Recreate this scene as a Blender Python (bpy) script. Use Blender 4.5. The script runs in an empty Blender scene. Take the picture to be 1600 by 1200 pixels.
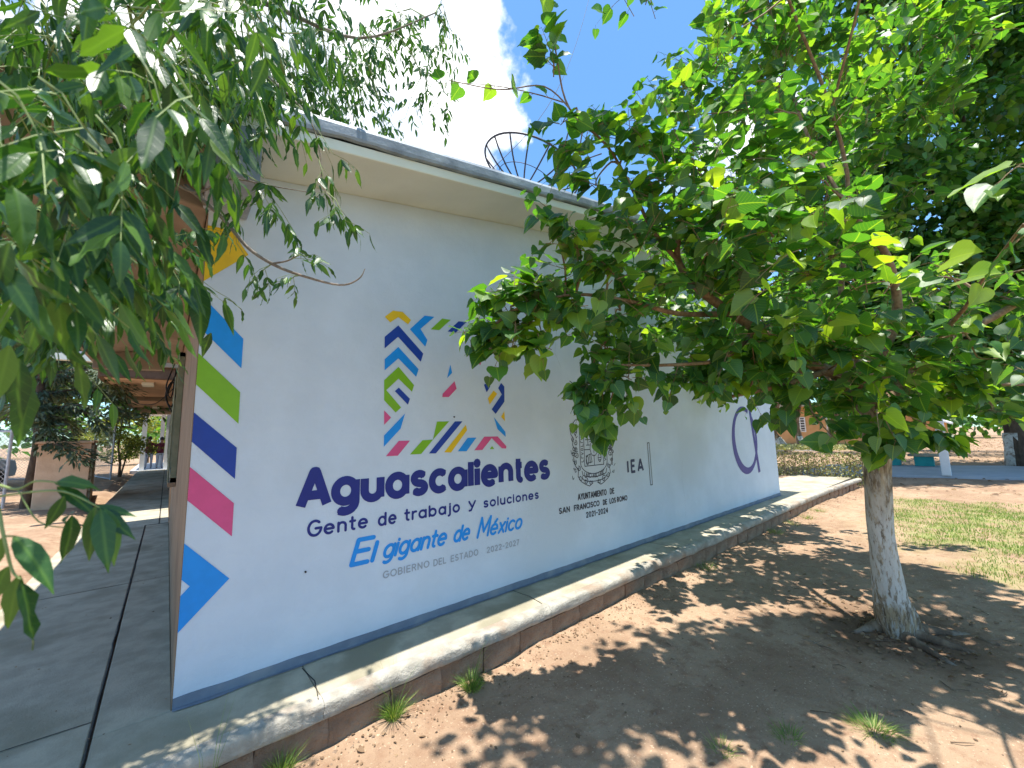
import bpy, bmesh, math, random
import numpy as np
from mathutils import Vector, Matrix, noise
from mathutils.geometry import delaunay_2d_cdt
CAM=[-0.10588,-2.93044,1.4,0.645,0.75439,0.12197,0.76168,-0.64756,-0.0227,-0.06186,-0.10754,0.99227,14.1165]
MUL=[[1.569,-0.99,2.268,0.14,5,0.125],[1.465,-0.913,2.095,0.13,5,0.13],[1.74,-1.051,2.152,0.16,7,0.13],[1.757,-1.164,2.346,0.15,6,0.125],[1.935,-1.265,2.445,0.18,6,0.12],[2.003,-1.225,2.246,0.2,7,0.125],[1.557,-0.994,1.943,0.1,4,0.14],[1.747,-1.098,1.991,0.1,3,0.14],[2.137,-1.293,1.96,0.14,5,0.13],[2.078,-1.243,1.719,0.12,6,0.135],[2.122,-1.279,1.544,0.08,4,0.13],[2.326,-1.358,1.767,0.15,7,0.13],[2.216,-1.329,2.168,0.18,6,0.125],[2.487,-1.401,2.007,0.16,5,0.12],[2.344,-1.459,2.297,0.2,7,0.12],[2.503,-1.622,2.469,0.22,8,0.12],[2.033,-1.474,2.401,0.15,5,0.115],[2.146,-1.604,2.603,0.2,7,0.11],[2.325,-1.783,2.762,0.25,12,0.115],[2.426,-1.96,2.506,0.22,10,0.12],[2.602,-2.038,2.877,0.25,12,0.115],[2.582,-2.23,2.53,0.2,9,0.13],[2.629,-1.844,3.172,0.25,12,0.11],[2.247,-1.756,3.01,0.16,7,0.11],[3.038,-2.084,3.318,0.28,12,0.11],[3.031,-2.286,2.966,0.25,10,0.12],[3.266,-1.963,3.822,0.3,12,0.11],[3.701,-2.154,4.343,0.35,14,0.11],[3.105,-1.774,4.323,0.26,10,0.11],[3.449,-1.884,4.827,0.35,12,0.11],[3.933,-2.207,5.084,0.4,14,0.11],[2.913,-1.672,3.884,0.2,7,0.11],[3.859,-2.331,3.779,0.3,11,0.11],[2.776,-1.966,2.335,0.25,12,0.13],[2.909,-1.76,1.994,0.22,10,0.13],[2.833,-1.593,1.776,0.16,8,0.12],[2.995,-1.658,1.731,0.13,7,0.12],[3.207,-1.854,1.82,0.18,10,0.13],[3.038,-2.013,2.055,0.24,10,0.13],[3.556,-1.989,1.631,0.15,8,0.13],[3.496,-2.107,1.858,0.24,11,0.13],[3.372,-2.311,2.134,0.24,9,0.14],[3.894,-2.277,1.621,0.2,9,0.13],[3.654,-2.379,1.881,0.22,9,0.14],[3.011,-2.306,2.372,0.22,8,0.14],[3.901,-2.588,1.873,0.22,9,0.14],[4.164,-2.49,1.515,0.18,8,0.13],[3.962,-2.427,1.371,0.12,5,0.14],[3.586,-2.225,1.287,0.05,2,0.14],[4.421,-2.725,1.605,0.2,8,0.13],[4.884,-2.972,1.501,0.22,8,0.12],[4.288,-2.804,1.977,0.22,8,0.13],[4.273,-3.034,1.842,0.22,8,0.13],[3.237,-2.485,2.283,0.16,4,0.13],[3.148,-2.476,2.696,0.14,4,0.12],[4.22,-2.639,1.316,0.06,3,0.13],[1.773,-1.44,3.153,0.08,3,0.12],[3.75,-1.96,4.521,0.3,12,0.11],[4.15,-2.238,4.95,0.35,13,0.11],[4.476,-2.331,4.619,0.3,11,0.11],[3.758,-2.059,5.089,0.3,11,0.11],[5.082,-2.448,5.419,0.3,9,0.11],[3.298,-1.786,4.194,0.22,8,0.11],[4.979,-2.472,4.465,0.3,9,0.11],[1.902,-1.456,2.98,0.1,3,0.12],[1.974,-1.577,3.347,0.12,4,0.1],[2.139,-1.697,3.219,0.15,6,0.11],[1.648,-1.427,3.319,0.05,2,0.12],[1.598,-1.435,3.636,0.05,2,0.12],[1.753,-1.401,2.605,0.08,4,0.115],[1.655,-1.337,2.727,0.04,2,0.115],[3.837,-2.278,2.745,0.35,12,0.12],[4.53,-2.529,2.279,0.35,12,0.12],[5.229,-2.896,2.488,0.4,12,0.12],[4.825,-2.572,1.802,0.3,10,0.12],[5.581,-3.076,1.739,0.35,12,0.12],[3.829,-1.062,3.467,0.38,11,0.12],[4.067,-1.178,2.929,0.38,11,0.12],[4.512,-1.216,4.09,0.38,11,0.12],[4.574,-1.398,4.887,0.38,11,0.12],[4.883,-1.438,3.498,0.38,11,0.12],[4.71,-1.427,2.711,0.38,11,0.12],[5.389,-1.497,4.468,0.38,11,0.12],[5.583,-1.789,5.252,0.38,11,0.12],[5.762,-1.635,3.352,0.38,11,0.12],[5.394,-1.707,2.467,0.38,11,0.12],[6.261,-1.941,4.243,0.38,11,0.12],[6.444,-1.95,3.335,0.38,11,0.12],[6.149,-2.219,4.919,0.38,11,0.12],[6.22,-2.141,2.42,0.38,11,0.12],[4.15,-1.399,2.217,0.38,11,0.12],[4.728,-1.611,2.114,0.38,11,0.12],[5.982,-2.419,3.756,0.38,11,0.12],[5.979,-2.54,2.882,0.38,11,0.12],[3.594,-1.115,2.579,0.38,11,0.12],[5.136,-1.958,2.102,0.38,11,0.12],[4.278,-1.487,5.364,0.38,11,0.12],[5.065,-1.735,6.015,0.38,11,0.12],[5.488,-2.057,5.775,0.38,11,0.12],[3.862,-1.875,1.762,0.28,10,0.12],[4.489,-2.277,1.757,0.3,10,0.12]]
MULL=[[[4.416,-2.321,1.188,0.105],[4.378,-2.344,1.528,0.085],[4.231,-2.327,1.789,0.07],[4.133,-2.269,1.948,0.05]],[[4.26,-2.317,1.739,0.055],[3.734,-2.055,1.914,0.045],[3.111,-1.833,2.201,0.036],[2.694,-1.707,2.394,0.03],[2.522,-1.66,2.601,0.022],[2.468,-1.78,2.813,0.014],[2.502,-1.966,2.962,0.009]],[[3.014,-1.784,2.245,0.025],[2.649,-1.576,2.231,0.018],[2.276,-1.401,2.299,0.014],[1.926,-1.237,2.317,0.01],[1.635,-1.043,2.245,0.006]],[[2.538,-1.667,2.556,0.018],[2.337,-1.593,2.757,0.013],[2.179,-1.562,2.992,0.01],[1.966,-1.526,3.239,0.008],[1.709,-1.432,3.437,0.006],[1.593,-1.444,3.715,0.005],[1.521,-1.452,4.151,0.004]],[[1.726,-1.443,3.416,0.005],[1.544,-1.373,3.539,0.004],[1.304,-1.225,3.483,0.0035],[1.038,-1.068,3.504,0.002]],[[4.223,-2.32,1.789,0.05],[4.257,-2.553,2.227,0.035],[3.901,-2.582,2.651,0.026],[3.553,-2.463,2.936,0.016],[3.549,-2.292,3.539,0.012],[3.701,-2.154,4.343,0.01],[3.751,-2.071,5.203,0.007]],[[4.246,-2.331,1.736,0.035],[4.252,-2.629,1.904,0.022],[3.752,-2.897,2.104,0.013],[2.947,-3.008,2.128,0.008],[2.441,-3.113,2.181,0.005]],[[4.276,-2.52,1.923,0.03],[4.558,-2.735,1.763,0.02],[4.911,-3.027,1.702,0.014],[5.221,-3.291,1.693,0.01]],[[3.243,-1.87,2.14,0.025],[2.967,-1.73,1.911,0.016],[2.636,-1.506,1.865,0.012],[2.236,-1.295,1.858,0.008]],[[4.032,-2.24,1.889,0.03],[3.512,-1.968,1.73,0.02],[3.073,-1.71,1.634,0.012]]]
MULS=[[1.655,-1.428,3.454,1.01,-1.041,3.486,0.125,7,0.3],[1.586,-1.418,3.597,1.532,-1.456,4.112,0.12,8,0.4],[1.717,-1.418,3.316,1.615,-1.328,2.886,0.125,6,0.8],[1.921,-1.505,3.184,1.567,-1.293,2.927,0.12,5,0.6],[2.007,-1.519,2.812,1.548,-1.208,2.493,0.115,9,0.5],[1.93,-1.407,2.527,1.604,-1.268,2.57,0.11,6,0.3],[1.722,-1.141,2.389,1.348,-0.866,2.257,0.11,9,0.6],[1.636,-1.041,2.224,1.351,-0.821,1.97,0.12,8,0.9],[1.545,-1.014,2.128,1.458,-0.88,1.762,0.13,6,1.0],[1.677,-1.112,2.042,1.723,-1.114,1.815,0.15,4,1.0],[2.191,-1.329,1.893,2.086,-1.214,1.332,0.13,10,1.0],[2.235,-1.338,1.719,2.349,-1.4,1.498,0.12,5,1.0],[2.091,-1.244,1.896,1.979,-1.145,1.463,0.12,7,1.0],[2.111,-1.272,1.718,2.137,-1.278,1.288,0.12,6,1.0],[2.671,-1.536,1.864,2.621,-1.441,1.545,0.12,5,0.9],[2.797,-1.563,1.777,3.111,-1.738,1.609,0.11,6,0.9],[3.104,-1.751,1.728,3.264,-1.849,1.486,0.11,4,1.0],[2.242,-1.765,3.093,2.053,-1.684,3.591,0.09,8,0.4],[2.664,-1.668,3.541,2.452,-1.564,4.021,0.1,8,0.4],[3.648,-2.299,1.423,3.392,-2.189,1.271,0.14,3,0.5],[3.55,-2.487,1.459,3.626,-2.524,1.286,0.14,3,0.5],[3.962,-2.574,1.459,4.255,-2.793,1.267,0.13,5,0.8],[3.381,-2.481,1.499,3.271,-2.494,1.337,0.15,2,0.4],[2.565,-2.667,2.045,2.557,-2.819,2.204,0.15,6,0.3],[2.706,-2.919,2.034,2.371,-2.841,2.098,0.16,4,0.4],[2.303,-3.158,2.369,2.107,-3.034,2.225,0.14,4,0.3],[2.694,-3.174,2.04,2.415,-2.991,1.975,0.15,4,0.3],[2.354,-3.164,2.13,2.233,-3.045,2.039,0.13,3,0.6],[2.587,-2.346,2.407,2.293,-2.194,2.195,0.16,4,0.8],[2.572,-2.172,2.227,2.332,-2.066,2.015,0.15,3,0.9]]
TRUNK=[[4.745,-2.244,-0.454,0.2616508060006111],[4.701,-2.254,-0.33,0.19509051324606963],[4.658,-2.253,-0.19,0.1620972646823961],[4.61,-2.249,-0.04,0.14006988810510293],[4.546,-2.254,0.248,0.1181700216671863],[4.506,-2.26,0.411,0.10978623000318037],[4.472,-2.267,0.635,0.10978623000318037],[4.43,-2.286,0.892,0.10945948527102804],[4.416,-2.321,1.188,0.10678974172783225],[4.39,-2.345,1.475,0.10145025464144063]]
ASH=[[1.391,-0.072,4.502,0.2,4,0.09],[1.187,0.012,5.06,0.25,7,0.09],[1.587,-0.176,4.927,0.12,3,0.08],[0.421,0.111,3.579,0.16,5,0.09],[0.818,0.162,4.443,0.25,8,0.09],[0.513,0.061,4.22,0.25,8,0.09],[0.574,-0.021,4.408,0.3,9,0.1],[0.894,-0.053,4.55,0.28,7,0.1],[0.267,-0.212,3.931,0.3,10,0.1],[1.246,-0.119,4.738,0.25,5,0.09],[0.884,0.029,4.096,0.22,6,0.09],[0.509,-0.009,3.851,0.25,8,0.1],[0.285,-0.181,3.643,0.18,7,0.09],[0.691,-0.006,3.694,0.15,5,0.09],[1.088,0.008,3.966,0.12,2,0.09],[1.529,-0.164,5.156,0.15,3,0.09],[-0.037,-0.654,3.354,0.25,11,0.1],[-0.232,-0.834,3.039,0.25,12,0.1],[-0.418,-0.793,2.949,0.25,12,0.1],[-0.584,-0.777,2.905,0.25,12,0.1],[-0.035,-0.758,3.166,0.14,5,0.09],[-0.22,-0.814,2.851,0.12,4,0.09],[-0.334,-0.955,2.684,0.12,5,0.09],[-0.473,-0.959,2.625,0.12,3,0.09],[-0.556,-1.003,2.52,0.12,3,0.1],[-0.299,-0.837,2.591,0.08,2,0.08],[-0.493,-1.139,2.206,0.08,2,0.1],[-0.301,-0.79,2.314,0.08,2,0.08],[-0.379,-0.971,2.203,0.08,2,0.085],[-0.442,-1.164,2.091,0.08,2,0.09],[-0.201,-0.842,2.109,0.06,2,0.08],[-0.265,-1.036,2.0,0.06,2,0.085],[-0.357,-1.206,1.899,0.06,3,0.09],[-0.446,-1.264,1.913,0.08,3,0.1],[0.058,-1.222,3.086,0.15,5,0.1],[-0.131,-1.408,2.775,0.15,6,0.1],[-0.394,-1.415,2.571,0.15,6,0.1],[-0.247,-1.658,2.477,0.12,5,0.1],[-0.901,-0.374,2.912,0.3,9,0.1],[-0.814,-0.47,2.225,0.3,9,0.1],[-0.411,-0.423,3.902,0.4,10,0.1],[0.292,-0.333,4.546,0.4,10,0.1],[-0.826,-0.318,3.807,0.4,10,0.1],[-0.05,-0.281,3.575,0.2,7,0.1],[-0.309,-0.15,3.314,0.25,8,0.1],[-0.607,0.092,3.393,0.3,9,0.1],[-0.874,0.319,3.401,0.3,8,0.1]]
ASHL=[[[-2.333,1.379,4.555,0.06],[-1.654,0.831,4.361,0.045],[-0.94,0.129,4.108,0.035],[-0.443,-0.023,4.059,0.025],[0.155,-0.163,4.222,0.018],[0.825,-0.111,4.453,0.01],[1.397,-0.282,4.948,0.005]],[[-1.787,0.944,4.365,0.04],[-1.175,0.187,3.35,0.03],[-0.728,-0.171,3.201,0.02],[-0.447,-0.398,3.118,0.014],[-0.146,-0.656,2.714,0.01],[-0.043,-0.743,2.46,0.007]],[[-0.115,-0.659,2.567,0.009],[0.014,-0.808,2.395,0.008],[0.11,-0.868,2.259,0.0075],[0.202,-0.934,2.179,0.007],[0.304,-1.012,2.125,0.006],[0.438,-1.119,2.078,0.0045],[0.502,-1.177,2.102,0.003],[0.521,-1.201,2.147,0.002]],[[0.202,-0.934,2.179,0.005],[0.262,-1.013,2.188,0.003],[0.287,-1.068,2.234,0.002]],[[-1.233,0.106,3.336,0.03],[-0.793,-0.526,2.461,0.02],[-0.533,-0.963,2.15,0.012],[-0.395,-1.051,1.962,0.008],[-0.279,-1.017,1.956,0.005]],[[-0.946,-0.352,3.015,0.02],[-0.521,-0.911,2.582,0.01],[-0.317,-1.084,2.576,0.006],[-0.226,-1.144,2.463,0.004]],[[-0.244,-0.75,2.583,0.008],[-0.091,-0.736,2.506,0.006],[0.037,-0.854,2.559,0.004],[0.17,-0.962,2.527,0.003],[0.303,-1.071,2.494,0.0015]],[[0.167,-0.802,3.19,0.006],[0.324,-0.905,2.996,0.004],[0.385,-0.926,2.804,0.003],[0.394,-0.969,2.615,0.0025],[0.446,-1.056,2.462,0.0015]]]
ASHS=[[-0.346,-1.782,2.126,-0.272,-1.829,2.023,0.12,4,0.9],[-0.281,-1.819,2.011,-0.206,-1.864,1.895,0.11,4,0.9],[-0.376,-1.875,2.037,-0.31,-1.915,1.936,0.12,4,0.8],[-0.196,-1.922,2.198,-0.111,-1.976,2.081,0.11,4,0.9],[-0.246,-1.593,2.066,-0.165,-1.641,1.938,0.11,4,1.0],[-0.337,-1.765,1.974,-0.272,-1.802,1.859,0.11,4,0.9],[-0.188,-1.364,1.989,-0.108,-1.414,1.873,0.1,4,1.0],[-0.313,-1.641,1.903,-0.242,-1.688,1.815,0.11,3,0.9],[-0.351,-1.853,1.771,-0.296,-1.889,1.703,0.11,4,0.8],[-0.226,-1.317,1.895,-0.174,-1.34,1.761,0.09,3,1.0],[0.221,-0.833,3.093,0.42,-1.016,2.768,0.1,5,1.0],[0.377,-0.938,2.759,0.403,-0.972,2.584,0.09,4,1.0],[0.408,-0.976,2.584,0.472,-1.07,2.416,0.09,5,1.0],[0.17,-0.962,2.527,0.131,-0.916,2.443,0.07,3,1.0],[0.079,-0.894,2.586,0.221,-0.987,2.412,0.09,5,0.9],[0.202,-0.934,2.179,0.153,-0.879,2.101,0.06,4,1.0],[0.262,-1.013,2.188,0.311,-1.082,2.192,0.07,4,0.6],[0.304,-1.012,2.125,0.262,-0.972,2.098,0.06,3,1.0],[0.029,-0.838,2.503,0.076,-0.842,2.274,0.09,3,1.0],[-0.134,-1.62,2.459,-0.107,-1.608,2.25,0.1,4,1.0],[-0.014,-1.626,2.684,0.022,-1.62,2.456,0.1,4,1.0],[-0.204,-1.791,2.255,-0.151,-1.812,2.097,0.11,4,1.0],[-0.404,-1.489,2.26,-0.285,-1.565,2.099,0.1,4,0.8],[-0.282,-1.645,2.169,-0.204,-1.687,2.017,0.11,4,0.8],[-0.373,-1.785,1.881,-0.334,-1.811,1.832,0.12,4,0.9],[-0.418,-1.705,2.027,-0.386,-1.724,1.976,0.11,4,0.9],[-0.17,-0.999,2.087,-0.115,-1.022,1.944,0.08,4,1.0],[-0.23,-1.323,1.952,-0.165,-1.362,1.855,0.08,3,1.0],[-0.165,-1.969,2.323,-0.211,-1.923,2.286,0.12,3,0.7],[-0.008,-1.869,2.517,-0.04,-1.832,2.455,0.1,3,0.9],[-0.332,-1.617,1.846,-0.252,-1.675,1.787,0.09,3,0.8],[-0.381,-1.691,1.748,-0.348,-1.709,1.684,0.1,4,0.9],[-0.304,-1.505,1.831,-0.31,-1.484,1.737,0.09,3,1.0]]
NEARL=[[-0.256,-1.837,1.333,-0.192,-1.891,1.331],[-0.251,-1.84,1.324,-0.188,-1.873,1.275],[-0.237,-1.876,1.309,-0.255,-1.851,1.249],[-0.196,-1.881,1.288,-0.142,-1.897,1.263],[-0.192,-1.884,1.286,-0.144,-1.915,1.224],[-0.187,-1.915,1.286,-0.168,-1.941,1.181],[-0.195,-1.908,1.289,-0.195,-1.907,1.195],[-0.223,-1.883,1.281,-0.249,-1.832,1.265],[-0.225,-1.881,1.276,-0.22,-1.872,1.193],[-0.277,-1.94,1.26,-0.214,-1.981,1.182],[-0.276,-1.961,1.22,-0.299,-1.93,1.149],[-0.26,-1.971,1.2,-0.233,-1.977,1.095],[-0.263,-1.969,1.205,-0.272,-1.949,1.125],[-0.284,-1.961,1.263,-0.298,-1.939,1.206],[-0.299,-1.959,1.329,-0.309,-1.938,1.254],[-0.183,-1.891,1.282,-0.154,-1.914,1.188],[-0.326,-1.842,1.572,-0.336,-1.816,1.461],[-0.341,-1.697,1.57,-0.343,-1.675,1.444],[-0.337,-1.627,1.527,-0.346,-1.597,1.393],[0.007,-0.847,1.851,-0.023,-0.803,1.745],[-0.337,-1.852,1.694,-0.307,-1.861,1.593],[-0.305,-2.027,1.784,-0.27,-2.04,1.679],[-0.304,-2.014,1.699,-0.316,-1.989,1.605],[-0.065,-1.451,1.871,-0.038,-1.443,1.681]]
NEARTW=[[[-0.459,-1.604,1.209,0.004],[-0.355,-1.75,1.322,0.003],[-0.304,-1.807,1.322,0.0022],[-0.279,-1.83,1.335,0.0018],[-0.249,-1.856,1.332,0.0015]],[[-0.354,-1.748,1.304,0.0025],[-0.295,-1.814,1.315,0.0018],[-0.238,-1.876,1.317,0.0018],[-0.189,-1.913,1.288,0.0012]],[[-0.347,-1.902,1.397,0.003],[-0.301,-1.941,1.319,0.0028],[-0.284,-1.961,1.267,0.0024],[-0.271,-1.964,1.215,0.002],[-0.26,-1.971,1.2,0.0012]],[[-0.282,-1.963,1.265,0.0015],[-0.273,-1.957,1.262,0.0012]],[[-0.299,-1.825,1.322,0.0012],[-0.268,-1.842,1.266,0.0012],[-0.223,-1.878,1.253,0.0008]],[[-1.116,-0.601,2.168,0.012],[-0.59,-1.412,1.534,0.008],[-0.459,-1.604,1.209,0.005]],[[-0.59,-1.412,1.534,0.006],[-0.347,-1.902,1.397,0.004]]]
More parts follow.
